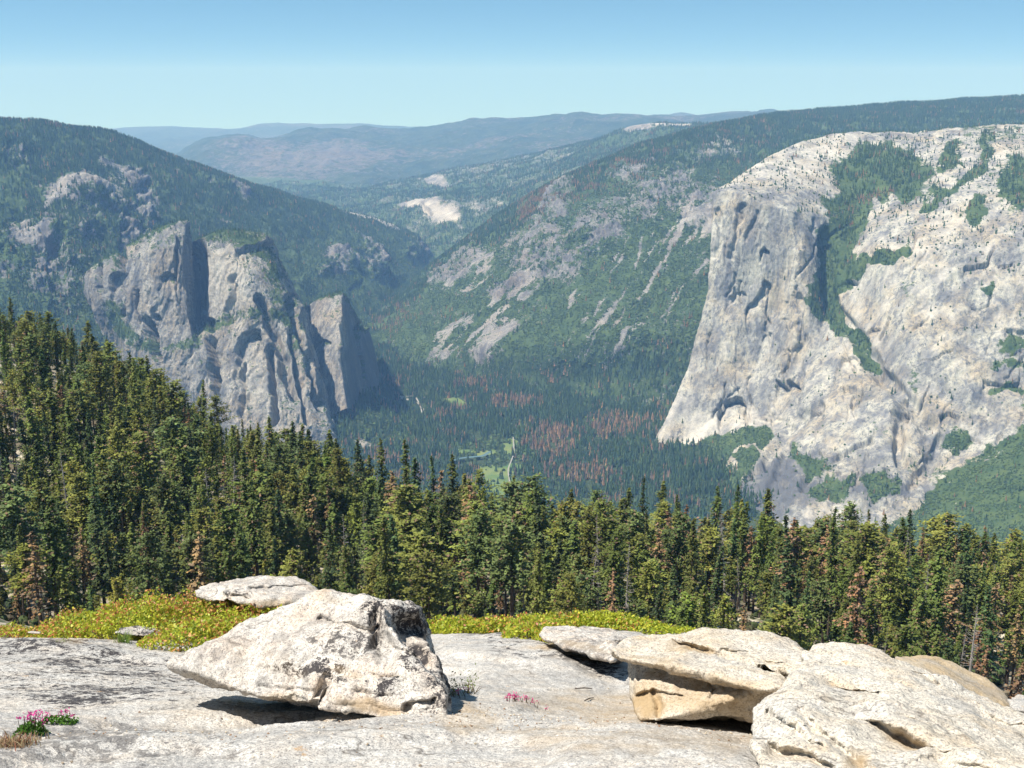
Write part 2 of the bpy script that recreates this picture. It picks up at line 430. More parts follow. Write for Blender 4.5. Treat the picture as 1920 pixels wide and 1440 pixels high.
# ================================================================== THE GREAT PALE CLIFF (right)
rng = np.random.default_rng(21)
rows = [
 [(1420, 395, 5900), (1400, 370, 5600), (1420, 345, 5700), (1500, 290, 6300), (1700, 275, 6500), (1920, 262, 6500), (2150, 255, 6500)],
 [(1420, 380, 5500), (1350, 352, 4900), (1400, 320, 4970), (1440, 292, 5100), (1500, 264, 5300), (1560, 250, 5450), (1700, 250, 5500), (1920, 235, 5500), (2150, 225, 5500)],
 [(1410, 390, 5400), (1345, 354, 4800), (1400, 338, 4820), (1450, 328, 4860), (1520, 322, 4950), (1600, 330, 4980), (1700, 322, 5000), (1920, 305, 4900), (2150, 300, 4900)],
 [(1400, 395, 5300), (1338, 360, 4720), (1370, 354, 4680), (1400, 364, 4640), (1430, 380, 4600), (1480, 392, 4560), (1540, 402, 4650), (1600, 420, 4700), (1700, 402, 4600), (1800, 380, 4550), (1920, 370, 4500), (2150, 360, 4500)],
 [(1400, 470, 5200), (1336, 450, 4640), (1370, 455, 4590), (1400, 462, 4570), (1440, 475, 4540), (1500, 470, 4480), (1545, 482, 4560), (1590, 500, 4500), (1650, 470, 4350), (1800, 480, 4250), (1920, 470, 4200), (2150, 460, 4200)],
 [(1390, 580, 5150), (1328, 560, 4580), (1370, 565, 4540), (1400, 570, 4520), (1450, 580, 4500), (1510, 570, 4400), (1550, 590, 4440), (1600, 600, 4280), (1700, 580, 4150), (1800, 590, 4080), (1920, 590, 4050), (2150, 580, 4050)],
 [(1370, 680, 5050), (1300, 660, 4500), (1350, 680, 4440), (1420, 680, 4420), (1490, 690, 4330), (1540, 690, 4200), (1600, 700, 4120), (1660, 710, 4060), (1710, 700, 3960), (1800, 700, 3920), (1920, 690, 3900), (2150, 680, 3900)],
 [(1340, 780, 4950), (1262, 765, 4400), (1330, 775, 4340), (1400, 770, 4310), (1460, 790, 4230), (1500, 790, 4050), (1560, 790, 3930), (1640, 800, 3850), (1700, 805, 3800), (1800, 800, 3780), (1920, 770, 3780), (2150, 760, 3750)],
 [(1300, 850, 4850), (1225, 836, 4340), (1290, 828, 4290), (1350, 812, 4250), (1395, 795, 4210), (1440, 812, 4120), (1470, 850, 3930), (1560, 860, 3760), (1650, 880, 3690), (1740, 890, 3670), (1800, 860, 3680), (1920, 830, 3620), (2150, 800, 3550)],
 [(1290, 870, 4800), (1212, 848, 4330), (1300, 872, 4130), (1350, 905, 3900), (1400, 930, 3700), (1460, 935, 3600), (1520, 945, 3500), (1640, 955, 3450), (1750, 930, 3500), (1920, 890, 3420), (2150, 880, 3300)],
 [(1290, 920, 4700), (1200, 900, 4200), (1290, 960, 3850), (1400, 990, 3550), (1520, 1010, 3330), (1640, 1020, 3280), (1750, 1010, 3250), (1920, 1000, 3100), (2150, 990, 3000)],
 [(1290, 1010, 4300), (1200, 980, 3900), (1290, 1060, 3450), (1400, 1110, 3050), (1520, 1130, 2900), (1640, 1130, 2850), (1750, 1120, 2800), (1920, 1110, 2600), (2150, 1100, 2500)]]
G = net(rows, 470, 520, 5)
px, py = proj(G); wx, wy = warp(px, py, 6, 34)
n = gnormals(G)
steep = 1 - sstep(0.35, 0.75, n[..., 2])
talus = sstep(-12, 14, wy - np.interp(wx, [1200, 1290, 1350, 1395, 1450, 1470, 1520, 1560, 1650, 1720, 1760, 1800, 1870, 1920, 2200], [838, 830, 813, 795, 808, 850, 930, 985, 985, 960, 900, 868, 830, 800, 760]))
talus = talus * np.where(wx < 1560, sstep(-10, 12, np.interp(wy, [780, 812, 850, 900, 950, 1010], [1470, 1455, 1432, 1398, 1368, 1350]) - wx), 1.0)
# relief: broad buttresses, vertical flutes, small cracks
Gw = G + 40 * np.stack([fbm(G, 160, 2, off=3.0), 0 * px, fbm(G, 160, 2, off=7.0)], -1)
d = 9 * ridged(G, 360, 2, 0.5, 1.3, (1, 1, 0.20)) + 8 * terr(Gw, 200, 2.2, 1.7, (1, 1, 0.16)) + 4.0 * terr(Gw, 60, 2.0, 5.7, (1, 1, 0.12)) + 1.6 * ridged(G, 26, 3, 0.6, 4.0, (1, 1, 0.25)) + 1.5 * fbm(G, 14, 3, 0.6, 2.0)
dt = 14 * fbm(G, 260, 4) + 5 * fbm(G, 60, 3)
d = d * (0.25 + 0.75 * steep) * (1 - talus) + dt * np.maximum(talus, 0.4 * (1 - steep))
right = sstep(1560, 1640, px) * (1 - talus)
d -= right * 0.35 * d
d += right * 8 * ridged(G @ np.array([[0.8, 0, 0.5], [0, 1, 0], [-0.5, 0, 0.8]]), 140, 4, 0.6, 8.8, (1, 1, 0.2))
brk = np.maximum(blob(wx, wy, 1490, 915, 130, 60, -20, 0.6), blob(wx, wy, 1640, 925, 90, 40, 0, 0.6)) * (1 - talus)
d += brk * (16 * terr(Gw, 90, 2.4, 8.1, (1, 1, 0.3)) + 7 * ridged(G, 40, 4, 0.6, 2.2, (1, 1, 0.5)))
for pts, w, dep in (
   ([(1346, 778), (1356, 754), (1378, 742), (1394, 748), (1402, 774)], 26, 50),
   ([(1345, 760), (1370, 738), (1392, 722)], 9, 12),
   ([(1424, 478), (1434, 462), (1446, 470)], 16, 26),
   ([(1398, 585), (1420, 548), (1436, 520), (1448, 528)], 18, 32),
   ([(1455, 715), (1476, 722), (1486, 708), (1492, 716)], 24, 40),
   ([(1670, 778), (1690, 766), (1706, 776)], 14, 36), ([(1580, 722), (1600, 728), (1620, 738)], 12, 26),
   ([(1808, 508), (1830, 502), (1852, 492), (1864, 470)], 10, 28), ([(1618, 640), (1630, 622), (1652, 617)], 9, 20),
   ([(1500, 800), (1520, 770), (1545, 758)], 14, 26), ([(1690, 760), (1700, 772), (1706, 790)], 12, 26),
   ([(1886, 615), (1905, 622), (1925, 628)], 8, 24), ([(1760, 785), (1785, 775), (1800, 790)], 12, 24),
   ([(1322, 690), (1326, 640), (1332, 612)], 20, 18), ([(1570, 850), (1600, 842), (1640, 820)], 10, 22),
   ([(1840, 720), (1870, 722), (1915, 716)], 10, 22), ([(1395, 900), (1410, 880), (1440, 868)], 16, 30)):
    d -= dep * ledge(wx, wy, pts, w, 1.5, 3)
tan_ = None
for pts, w, dep in (
   ([(1550, 440), (1545, 520), (1560, 580), (1600, 620), (1640, 690), (1690, 740), (1740, 800)], 22, 30),
   ([(1690, 750), (1684, 820), (1690, 880)], 12, 36), ([(1500, 560), (1505, 640), (1495, 720), (1490, 780)], 12, 20),
   ([(1440, 870), (1470, 820), (1500, 790), (1540, 760)], 12, 24), ([(1350, 400), (1352, 430), (1345, 480)], 8, 14),
   ([(1395, 390), (1380, 430), (1375, 480)], 8, 18), ([(1420, 400), (1400, 450)], 7, 14),
   ([(1760, 830), (1740, 880), (1700, 930)], 14, 22), ([(1640, 480), (1600, 540)], 10, 10),
   ([(1480, 840), (1455, 900), (1440, 940)], 12, 24), ([(1530, 850), (1510, 920)], 14, 20)):
    d -= dep * stroke(wx, wy, pts, w, 1.0)
rc = np.random.default_rng(5)
for k_ in range(64):
    face = k_ % 3 == 0
    cx, cy = (rc.uniform(1350, 1530), rc.uniform(400, 780)) if face else (rc.uniform(1540, 1930), rc.uniform(430, 900))
    an = math.radians(rc.normal(95 if face else 118, 12 if face else 22)); L = rc.uniform(18, 80); cv = rc.normal(0, 0.35)
    ps = [(cx + L * (t_ - 0.5) * math.cos(an + cv * t_), cy + L * (t_ - 0.5) * math.sin(an + cv * t_)) for t_ in (0, 0.33, 0.66, 1)]
    d -= rc.uniform(6, 13) * stroke(wx, wy, ps, rc.uniform(2.0, 3.4), 1.0) * (1 - talus)
    if k_ % 4 == 1:                                     # small arching overhangs
        w_ = rc.uniform(14, 36); ps = [(cx - w_ / 2, cy + w_ * 0.35), (cx - w_ * 0.2, cy), (cx + w_ * 0.25, cy - 2), (cx + w_ / 2, cy + w_ * 0.15)]
        d -= rc.uniform(8, 18) * ledge(wx, wy, ps, rc.uniform(5, 10), 1.2, 4) * (1 - talus)
edgef = sstep(0, 14, np.arange(G.shape[1])[None, :]) * np.ones(G.shape[:2])
G = G + n * (d * edgef)[..., None]
n = gnormals(G); wx, wy = warp(px, py, 17, 38)
veg = -0.10 + 0.30 * sstep(0.5, 0.85, n[..., 2]) + 0.3 * sstep(0.25, 0.6, fbm(G, 260, 3, off=3.9)) * (px > 1560)
gully = np.maximum.reduce([
    blob(wx, wy, 1640, 325, 78, 52, 8), blob(wx, wy, 1700, 330, 50, 38, 0), blob(wx, wy, 1590, 385, 48, 40, 0),
    stroke(wx, wy, [(1600, 380), (1580, 450), (1565, 520), (1545, 560)], 62, 0.6), blob(wx, wy, 1645, 360, 75, 30, 0),
    stroke(wx, wy, [(1550, 560), (1570, 600), (1600, 625)], 34, 0.6), stroke(wx, wy, [(1600, 620), (1620, 655), (1632, 690)], 24, 0.6),
    blob(wx, wy, 1634, 690, 24, 16, 20), stroke(wx, wy, [(1560, 565), (1620, 500), (1700, 470)], 18, 0.6),
    0.85 * blob(wx, wy, 1905, 345, 36, 50, 0), 0.8 * blob(wx, wy, 1830, 400, 18, 34, 20), 0.8 * stroke(wx, wy, [(1730, 400), (1780, 360), (1840, 320), (1850, 260)], 16, 0.8),
    0.9 * blob(wx, wy, 1855, 545, 14, 10, -30), 0.75 * blob(wx, wy, 1905, 650, 26, 26, 0), 0.7 * blob(wx, wy, 1890, 690, 40, 10, 0),
    0.7 * blob(wx, wy, 1890, 735, 45, 10, 0), 0.8 * blob(wx, wy, 1780, 300, 18, 34, 30)])
low = np.maximum.reduce([talus * (0.95 - 0.35 * blob(wx, wy, 1330, 895, 50, 35, -30) - 0.5 * blob(wx, wy, 1600, 960, 90, 30, 0)),
    0.8 * blob(wx, wy, 1520, 870, 45, 18, 20), 0.8 * blob(wx, wy, 1560, 920, 40, 25, 0), 0.75 * blob(wx, wy, 1790, 830, 28, 24, 0), 0.8 * blob(wx, wy, 1650, 920, 40, 22, 0)])
for pts, w in (([(1290, 940), (1330, 915), (1370, 880), (1385, 862)], 10), ([(1285, 885), (1310, 870), (1330, 850)], 8), ([(1385, 850), (1400, 842), (1440, 830)], 5),
               ([(1300, 870), (1340, 862)], 5), ([(1690, 940), (1720, 900), (1770, 880)], 9), ([(1700, 960), (1680, 930)], 6)):
    low = low * (1 - 0.9 * stroke(wx, wy, pts, w, 1))
veg = np.maximum(np.maximum(veg, gully * 1.05), low)
tone = 0.5 + 0.10 * fbm(G, 300, 3)
tone += 0.28 * blob(wx, wy, 1360, 810, 90, 30, -20) + 0.22 * blob(wx, wy, 1500, 300, 140, 45, -20) + 0.18 * blob(wx, wy, 1280, 800, 40, 60, 30)
tone += 0.12 * blob(wx, wy, 1800, 320, 120, 60, 0)
tone -= 0.5 * np.maximum(blob(wx, wy, 1470, 920, 110, 50, -20, 0.6), 0.8 * blob(wx, wy, 1640, 930, 80, 36, 0, 0.6)) * 1.0 + 0.16 * blob(wx, wy, 1430, 420, 60, 100, 10) + 0.2 * blob(wx, wy, 1650, 740, 30, 20, 20)
tone -= 0.22 * blob(wx, wy, 1900, 720, 60, 80, 0) + 0.2 * blob(wx, wy, 1430, 910, 60, 50, -30)
veg = veg + ragged(G, 0.22, 70) * (0.35 + gully + 1.4 * low)
tone += 0.34 * fbm(G, 70, 4, 0.65, 5.0, (1, 1, 0.07)) + 0.12 * terr(G, 150, 3, 9.0, (1, 1, 0.3))
structure('cliff', G, M['cliff'], {'veg': veg, 'tone': tone})
top = sstep(0.5, 0.8, n[..., 2])
dens = (0.0075 * sstep(0.45, 0.8, gully) + 0.016 * sstep(0.4, 0.7, low) + 0.0012 * sstep(0.62, 0.85, n[..., 2]) * (py < 520) + 0.0003 * top + 0.00004) * (np.arange(G.shape[1])[None, :] > 10)
dead = 0.12 * np.ones_like(px) + 0.5 * blob(px, py, 1650, 380, 50, 15) + 0.5 * blob(px, py, 1800, 940, 60, 40) + 0.35 * blob(px, py, 1240, 860, 50, 30)
brush = np.clip(0.40 + 0.5 * low + 0.2 * top * (gully < 0.3) - 0.3 * blob(px, py, 1650, 320, 80, 60), 0, 0.95)
wood('cliff_trees', 'conifers and brush in the gully, on the dome top and on the talus of the big pale cliff', G, dens, dead, brush, 17, rng)

# ================================================================== SLOPE BEHIND THE CLIFF (right of the valley)
rng = np.random.default_rng(22)
rows = [
 [(760, 600, 9500), (850, 540, 9500), (940, 470, 9500), (1100, 380, 9500), (1290, 300, 9800), (1440, 262, 10500), (1700, 250, 11500), (1920, 240, 11500), (2150, 230, 11500)],
 [(730, 560, 7800), (830, 480, 7700), (885, 440, 7650), (940, 400, 7600), (1000, 362, 7600), (1060, 334, 7600), (1100, 314, 7650), (1200, 272, 7800), (1290, 247, 8000), (1370, 228, 8400), (1440, 217, 8800), (1560, 205, 9300), (1700, 194, 9500), (1920, 182, 9500), (2150, 172, 9500)],
 [(722, 575, 7450), (820, 518, 7250), (900, 468, 7050), (1000, 405, 6950), (1100, 372, 6950), (1200, 340, 7050), (1340, 300, 7300), (1440, 272, 7600), (1560, 245, 8200), (1700, 232, 8400), (1920, 222, 8400), (2150, 215, 8400)],
 [(715, 595, 7080), (800, 565, 6720), (900, 530, 6420), (1000, 480, 6200), (1100, 450, 6100), (1200, 430, 6100), (1340, 390, 6300), (1500, 330, 7000), (1700, 290, 7500), (1920, 280, 7500), (2150, 270, 7500)],
 [(705, 620, 6700), (800, 615, 6220), (900, 600, 5880), (1000, 570, 5680), (1100, 550, 5580), (1200, 530, 5530), (1340, 510, 5600), (1500, 480, 6000), (1700, 450, 6500), (1920, 430, 6500), (2150, 430, 6500)],
 [(700, 650, 6300), (800, 658, 5870), (900, 660, 5560), (1000, 652, 5320), (1100, 645, 5200), (1200, 640, 5130), (1340, 640, 5100), (1500, 640, 5200), (1920, 600, 5600), (2150, 600, 5600)],
 [(690, 680, 6050), (800, 697, 5680), (900, 712, 5450), (1000, 725, 5260), (1100, 735, 5120), (1200, 745, 5000), (1340, 755, 4900), (1500, 760, 4900), (1920, 760, 5000), (2150, 760, 5000)],
 [(690, 740, 5600), (800, 760, 5350), (900, 790, 5050), (1000, 820, 4800), (1100, 840, 4650), (1200, 860, 4500), (1340, 870, 4450), (1500, 880, 4400), (1920, 880, 4400), (2150, 880, 4400)]]
G = net(rows, 430, 620, 6)
px, py = proj(G); wx, wy = warp(px, py, 10, 45)
n = gnormals(G)
R1 = G @ np.array([[math.cos(0.6), 0, math.sin(0.6)], [0, 1, 0], [-math.sin(0.6), 0, math.cos(0.6)]])
crag = np.maximum.reduce([blob(wx, wy, 860, 508, 60, 22, -38), blob(wx, wy, 1010, 470, 70, 34, -40), blob(wx, wy, 1050, 385, 50, 26, -60), blob(wx, wy, 1130, 440, 60, 45, -30),
    blob(wx, wy, 1250, 375, 80, 40, -20), blob(wx, wy, 1310, 400, 40, 45, 0), blob(wx, wy, 960, 545, 46, 22, -35), blob(wx, wy, 1060, 500, 60, 30, -35), 0.8 * blob(wx, wy, 1345, 290, 50, 22, -10), 0.7 * blob(wx, wy, 1190, 330, 60, 20, -20)])
d = (34 * ridged(R1, 420, 4, 0.5, 2.2, (1, 1, 0.4)) + 9 * fbm(G, 90, 3)) * (1 - sstep(660, 720, py) * 0.8)
d += crag * (34 * terr(R1, 120, 2.2, 5.5, (1, 1, 0.4)) + 12 * ridged(G, 60, 4, 0.62, 5.5) + 6 * fbm(G, 24, 3, 0.6))
d *= 0.25 + 0.75 * sstep(0, 26, py - np.interp(px, [730, 830, 940, 1060, 1200, 1290, 1440, 1920], [562, 480, 400, 332, 270, 247, 217, 182]))
G = G + n * d[..., None]; n = gnormals(G)
ca, sa = math.cos(math.radians(-43)), math.sin(math.radians(-43))
al = px * ca + py * sa; ac = -px * sa + py * ca
stk = fbm(np.stack([al / 9.0, ac, 0 * px], -1), 9, 4, 0.6, 40.0) + 0.25 * fbm(G, 40, 3)
ca2, sa2 = math.cos(math.radians(-57)), math.sin(math.radians(-57))
al2 = px * ca2 + py * sa2; ac2 = -px * sa2 + py * ca2
stk2 = fbm(np.stack([al2 / 12.0, ac2, 0 * px], -1), 12, 4, 0.6, 50.0) + 0.25 * fbm(G, 40, 3)
zone = np.maximum.reduce([blob(px, py, 900, 620, 110, 36, -30, 0.6), blob(px, py, 885, 520, 55, 22, -40, 0.6), blob(px, py, 925, 650, 40, 26, -40, 0.5), 0.8 * blob(px, py, 970, 580, 40, 30, -50)])
zone2 = np.maximum.reduce([0.9 * blob(px, py, 1190, 560, 130, 90, -50, 0.6), 0.9 * blob(px, py, 1270, 430, 70, 60, 0), 0.6 * blob(px, py, 1010, 500, 60, 60)])
scree = zone * sstep(0.02, 0.22, stk + 0.25 * zone - 0.12) + zone2 * sstep(0.36, 0.52, stk2)
for pts, w in (([(926, 490), (885, 518), (845, 546)], 6), ([(968, 622), (932, 648), (904, 674)], 20), ([(1330, 400), (1280, 432), (1262, 470)], 8), ([(1258, 470), (1246, 498)], 5),
    ([(1205, 462), (1193, 510)], 3), ([(1152, 596), (1122, 625)], 4), ([(1240, 500), (1222, 528)], 4), ([(1020, 500), (985, 545)], 4), ([(1325, 410), (1292, 425)], 20), ([(1078, 548), (1072, 590)], 7), ([(1325, 500), (1305, 520)], 4)):
    scree = np.maximum(scree, 0.9 * stroke(px + 2 * stk, py, pts, w, 1.0))
veg = 0.80 + 0.2 * fbm(G, 160, 4) - 0.36 * crag - 0.66 * np.clip(scree, 0, 1) + ragged(R1 * [1, 1, 0.35], 0.16, 60) * (0.5 + crag + 1.2 * scree)
tone = 0.5 + 0.10 * np.clip(scree, 0, 1) - 0.12 * crag + 0.12 * fbm(G, 100, 3) + 0.25 * blob(wx, wy, 1355, 285, 40, 20) + 0.2 * blob(px, py, 1300, 420, 40, 35)
structure('valley_slope', G, M['slope'], {'veg': veg, 'tone': tone})
G[..., 2] -= 4 * np.clip(scree, 0, 1)
conif = np.clip(sstep(0, 1, (np.interp(px, [700, 900, 1000, 1150, 1250, 1340, 1500], [640, 480, 430, 350, 335, 320, 300]) - py) / 40 + 0.5) + sstep(640, 720, py + (px - 1000) * 0.08), 0, 1)
dens = (0.0085 * conif + 0.0105 * (1 - conif)) * sstep(0.35, 0.7, veg)
dens = np.where(py < 215, dens * 1.0, dens)
dead = 0.07 + 0.40 * sstep(0.1, 0.6, fbm(G, 260, 3, off=6.0)) + 0.55 * blob(wx, wy, 780, 610, 90, 22, -8) + 0.35 * blob(wx, wy, 1100, 375, 130, 40, -25) + 0.5 * blob(wx, wy, 1000, 390, 50, 16, -40) + 0.3 * blob(wx, wy, 830, 668, 60, 12)
dead *= 1 - 0.6 * sstep(1400, 1500, px)
brush = np.clip(1 - conif, 0.06, 0.93)
wood('slope_forest', 'oak brush and conifers, some rusty and dead, covering the slope right of the valley', G, dens, dead, brush, 22, rng)

# ================================================================== RIDGE ON THE LEFT
rng = np.random.default_rng(23)
rows = [
 [(-250, 260, 8500), (0, 262, 8500), (250, 300, 9000), (440, 375, 9800), (640, 430, 10500), (770, 480, 10500), (830, 560, 10000)],
 [(-250, 225, 6800), (0, 226, 6800), (70, 230, 6850), (130, 240, 7000), (190, 246, 7100), (250, 264, 7300), (340, 302, 7600), (440, 338, 8000), (540, 368, 8500), (640, 396, 9000), (700, 410, 9300), (760, 432, 9500), (785, 455, 9500), (800, 500, 9300)],
 [(-250, 290, 6300), (0, 295, 6350), (130, 308, 6550), (250, 330, 6850), (400, 378, 7300), (540, 418, 7800), (640, 440, 8200), (720, 462, 8500), (770, 490, 8700), (790, 530, 8600)],
 [(-250, 380, 5700), (0, 385, 5750), (150, 395, 5950), (250, 420, 6200), (400, 458, 6600), (540, 490, 7000), (640, 510, 7400), (720, 532, 7800), (775, 556, 8100)],
 [(-250, 480, 5150), (0, 490, 5200), (150, 500, 5350), (300, 520, 5650), (450, 540, 6050), (560, 560, 6450), (650, 570, 6950), (720, 575, 7400), (750, 575, 7700)],
 [(-250, 600, 4650), (0, 600, 4700), (150, 610, 4900), (300, 630, 5150), (450, 640, 5450), (600, 650, 5900), (700, 640, 6500), (720, 610, 6950)],
 [(-250, 740, 4250), (0, 740, 4300), (150, 750, 4450), (300, 760, 4700), (450, 760, 4950), (600, 750, 5250), (720, 735, 5600), (730, 700, 6000)]]
G = net(rows, 430, 560, 6)
px, py = proj(G); wx, wy = warp(px, py, 9, 40)
n = gnormals(G)
crag = np.maximum.reduce([blob(wx, wy, 190, 400, 90, 34, 25), blob(wx, wy, 240, 440, 40, 60, -10), blob(wx, wy, 255, 360, 22, 40, -30), blob(wx, wy, 60, 460, 70, 30, 20), blob(wx, wy, 20, 305, 32, 30, 0),
    blob(wx, wy, 110, 540, 60, 60, 0), blob(wx, wy, 630, 495, 40, 22, 25), blob(wx, wy, 690, 500, 22, 40, -35), blob(wx, wy, 610, 520, 30, 12, 0), 0.9 * blob(wx, wy, 770, 470, 20, 20, 0), 0.6 * blob(wx, wy, 420, 360, 50, 18, 25), blob(wx, wy, 110, 430, 110, 50, 25) * 0.8,
    1.0 * blob(wx, wy, 700, 412, 70, 13, 14), blob(wx, wy, 20, 510, 50, 40, 0)])
d = 40 * ridged(G, 520, 4, 0.5, 7.1, (1, 1, 0.6)) + 8 * fbm(G, 90, 3)
d += crag * (60 * terr(G, 190, 2.2, 3.5, (1, 1, 0.35)) + 14 * ridged(G, 70, 4, 0.6, 3.5) + 6 * fbm(G, 26, 3, 0.6))
d *= 0.2 + 0.8 * sstep(0, 26, py - np.interp(px, [0, 130, 250, 340, 440, 540, 640, 700, 760], [226, 240, 264, 302, 338, 368, 396, 410, 432]))
for pts, w, dep in (([(5, 282), (20, 280), (50, 282)], 28, 60), ([(215, 420), (235, 400), (260, 410)], 40, 60), ([(255, 355), (265, 350), (280, 352)], 26, 60), ([(85, 480), (100, 470), (120, 475)], 70, 90), ([(150, 440), (170, 430), (200, 445)], 20, 40),
                    ([(640, 545), (655, 535), (670, 540)], 10, 40), ([(770, 445), (785, 450), (800, 460)], 26, 50)):
    d -= dep * ledge(wx, wy, pts, w, 2, 4)
G = G + n * d[..., None]; n = gnormals(G)
veg = 0.90 + 0.2 * fbm(G, 200, 4) - 0.42 * crag + ragged(G, 0.18, 70) * (0.4 + crag)
for pts, w in (([(185, 315), (215, 335), (265, 365), (290, 420)], 12), ([(100, 380), (160, 350), (215, 362)], 26), ([(670, 448), (690, 475), (712, 515)], 7), ([(615, 470), (640, 490), (655, 510)], 12), ([(640, 398), (690, 412), (735, 425)], 15),
               ([(20, 438), (50, 450), (80, 480)], 20), ([(240, 330), (270, 350)], 6), ([(600, 522), (625, 520)], 7), ([(430, 355), (455, 385)], 9), ([(300, 300), (330, 318)], 4), ([(770, 400 + 60), (790, 485)], 7), ([(395, 425), (430, 430)], 8)):
    veg -= 0.5 * stroke(wx, wy, pts, w, 1.0)
veg += 0.5 * blob(wx, wy, 15, 385, 40, 45) + 0.5 * blob(wx, wy, 20, 490, 40, 22)
tone = 0.44 - 0.05 * crag + 0.1 * fbm(G, 100, 3) + 0.25 * stroke(wx, wy, [(100, 380), (160, 350), (215, 362)], 24, 1) + 0.35 * stroke(wx, wy, [(640, 398), (690, 412), (735, 425)], 15, 1) + 0.2 * blob(wx, wy, 50, 450, 40, 20, 25)
structure('ridge', G, M['slope'], {'veg': veg, 'tone': tone})
dens = 0.0080 * sstep(0.3, 0.75, veg) * (1 - 0.8 * blob(wx, wy, 10, 385, 45, 50) - 0.8 * blob(wx, wy, 20, 495, 40, 22)) + 0.0007
dead = 0.06 + 0.30 * sstep(0.1, 0.7, fbm(G, 300, 3, off=2.0)) * (py < 330)
brush = np.clip(0.15 + 0.5 * blob(px, py, 620, 520, 160, 50) + 0.5 * sstep(380, 480, py), 0, 0.8)
wood('ridge_forest', 'dark conifer forest over the long ridge on the left of the valley', G, dens, dead, brush, 24, rng)

# ================================================================== THE THREE GREY SPIRES (left centre)
def rock_mass(name, rows, nv, nu, seed, feats, vegfn, tonefn, amp=1.0, sm=3, density=0.002):
    rng = np.random.default_rng(seed)
    G = net(rows, nv, nu, sm, 0.06)
    px, py = proj(G); wx, wy = warp(px, py, 6, 30); n = gnormals(G)
    steep = 1 - sstep(0.4, 0.8, n[..., 2])
    Gw = G + 25 * np.stack([fbm(G, 110, 2, off=3.0), 0 * px, fbm(G, 110, 2, off=7.0)], -1)
    d = amp * (0.35 + 0.65 * steep) * (18 * terr(Gw, 150, 2.4, seed, (1, 1, 0.10)) + 7 * terr(Gw, 46, 2.0, seed + 3, (1, 1, 0.12)) + 2.6 * ridged(G, 30, 3, 0.62, seed + 3, (1, 1, 0.45)) + 1.5 * fbm(G, 12, 3, 0.6))
    for kind, pts, w, dep in feats:
        d -= 1.5 * dep * (ledge(wx, wy, pts, w, 1.5, 3) if kind == 'l' else stroke(wx, wy, pts, w, 1.0))
    G = G + n * d[..., None]; n = gnormals(G)
    veg = 0.10 + 0.4 * sstep(0.5, 0.85, n[..., 2]) + 0.75 * vegfn(wx, wy) + ragged(G, 0.16, 50)
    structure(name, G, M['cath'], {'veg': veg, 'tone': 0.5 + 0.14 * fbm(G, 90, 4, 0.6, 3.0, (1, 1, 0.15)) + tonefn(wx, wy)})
    return G, px, py, veg, rng

bits = []
# left pointed spire
rows = [
 [(150, 560, 5400), (165, 520, 5300), (250, 475, 5350), (345, 440, 5300), (352, 470, 5300), (380, 520, 5300)],
 [(150, 540, 5200), (163, 505, 4930), (190, 488, 4900), (240, 458, 4850), (285, 432, 4800), (325, 419, 4780), (346, 414, 4770), (350, 440, 4960), (362, 470, 5050), (380, 510, 5200)],
 [(150, 560, 5100), (170, 520, 4850), (200, 510, 4800), (240, 490, 4750), (285, 470, 4700), (325, 462, 4680), (348, 462, 4690), (352, 468, 4930), (366, 485, 5150), (386, 530, 5400)],
 [(160, 600, 5050), (190, 560, 4750), (215, 555, 4740), (240, 550, 4690), (290, 545, 4640), (330, 545, 4620), (352, 545, 4640), (358, 550, 4850), (376, 555, 5080), (390, 570, 5300)],
 [(180, 650, 5000), (215, 600, 4700), (235, 600, 4680), (260, 602, 4640), (290, 608, 4590), (330, 610, 4570), (358, 605, 4590), (363, 608, 4760), (378, 615, 4960), (392, 630, 5150)],
 [(200, 700, 4900), (240, 640, 4620), (265, 648, 4580), (290, 655, 4540), (320, 660, 4520), (350, 650, 4530), (372, 645, 4540), (378, 648, 4640), (386, 655, 4740), (400, 680, 4900)],
 [(240, 780, 4800), (270, 760, 4520), (300, 770, 4460), (330, 770, 4440), (360, 760, 4440), (385, 750, 4460), (395, 750, 4600), (400, 755, 4700), (405, 770, 4850)]]
feats = [('s', [(190, 500), (188, 545)], 7, 40), ('s', [(230, 470), (225, 520), (230, 585)], 10, 70), ('l', [(205, 520), (215, 510), (222, 520)], 40, 30), ('l', [(287, 590), (292, 586), (302, 592)], 14, 26),
         ('s', [(275, 600), (285, 640), (292, 670)], 12, 60), ('l', [(300, 525), (310, 512), (330, 520)], 14, 28), ('s', [(333, 450), (330, 540)], 6, 26), ('s', [(255, 545), (258, 600)], 6, 30)]
bits.append(rock_mass('spire', rows, 260, 230, 31, feats,
    lambda x, y: 0.5 * blob(x, y, 355, 645, 50, 12, -8) + 0.4 * stroke(x, y, [(165, 503), (240, 458), (330, 417)], 12) + 0.3 * blob(x, y, 210, 620, 30, 30) + 0.7 * stroke(x, y, [(205, 575), (230, 625), (275, 650)], 20),
    lambda x, y: -0.10 - 0.10 * blob(x, y, 215, 560, 40, 80) - 0.3 * sstep(352, 362, x)))  # last term paints the shade of the right wall into the tone
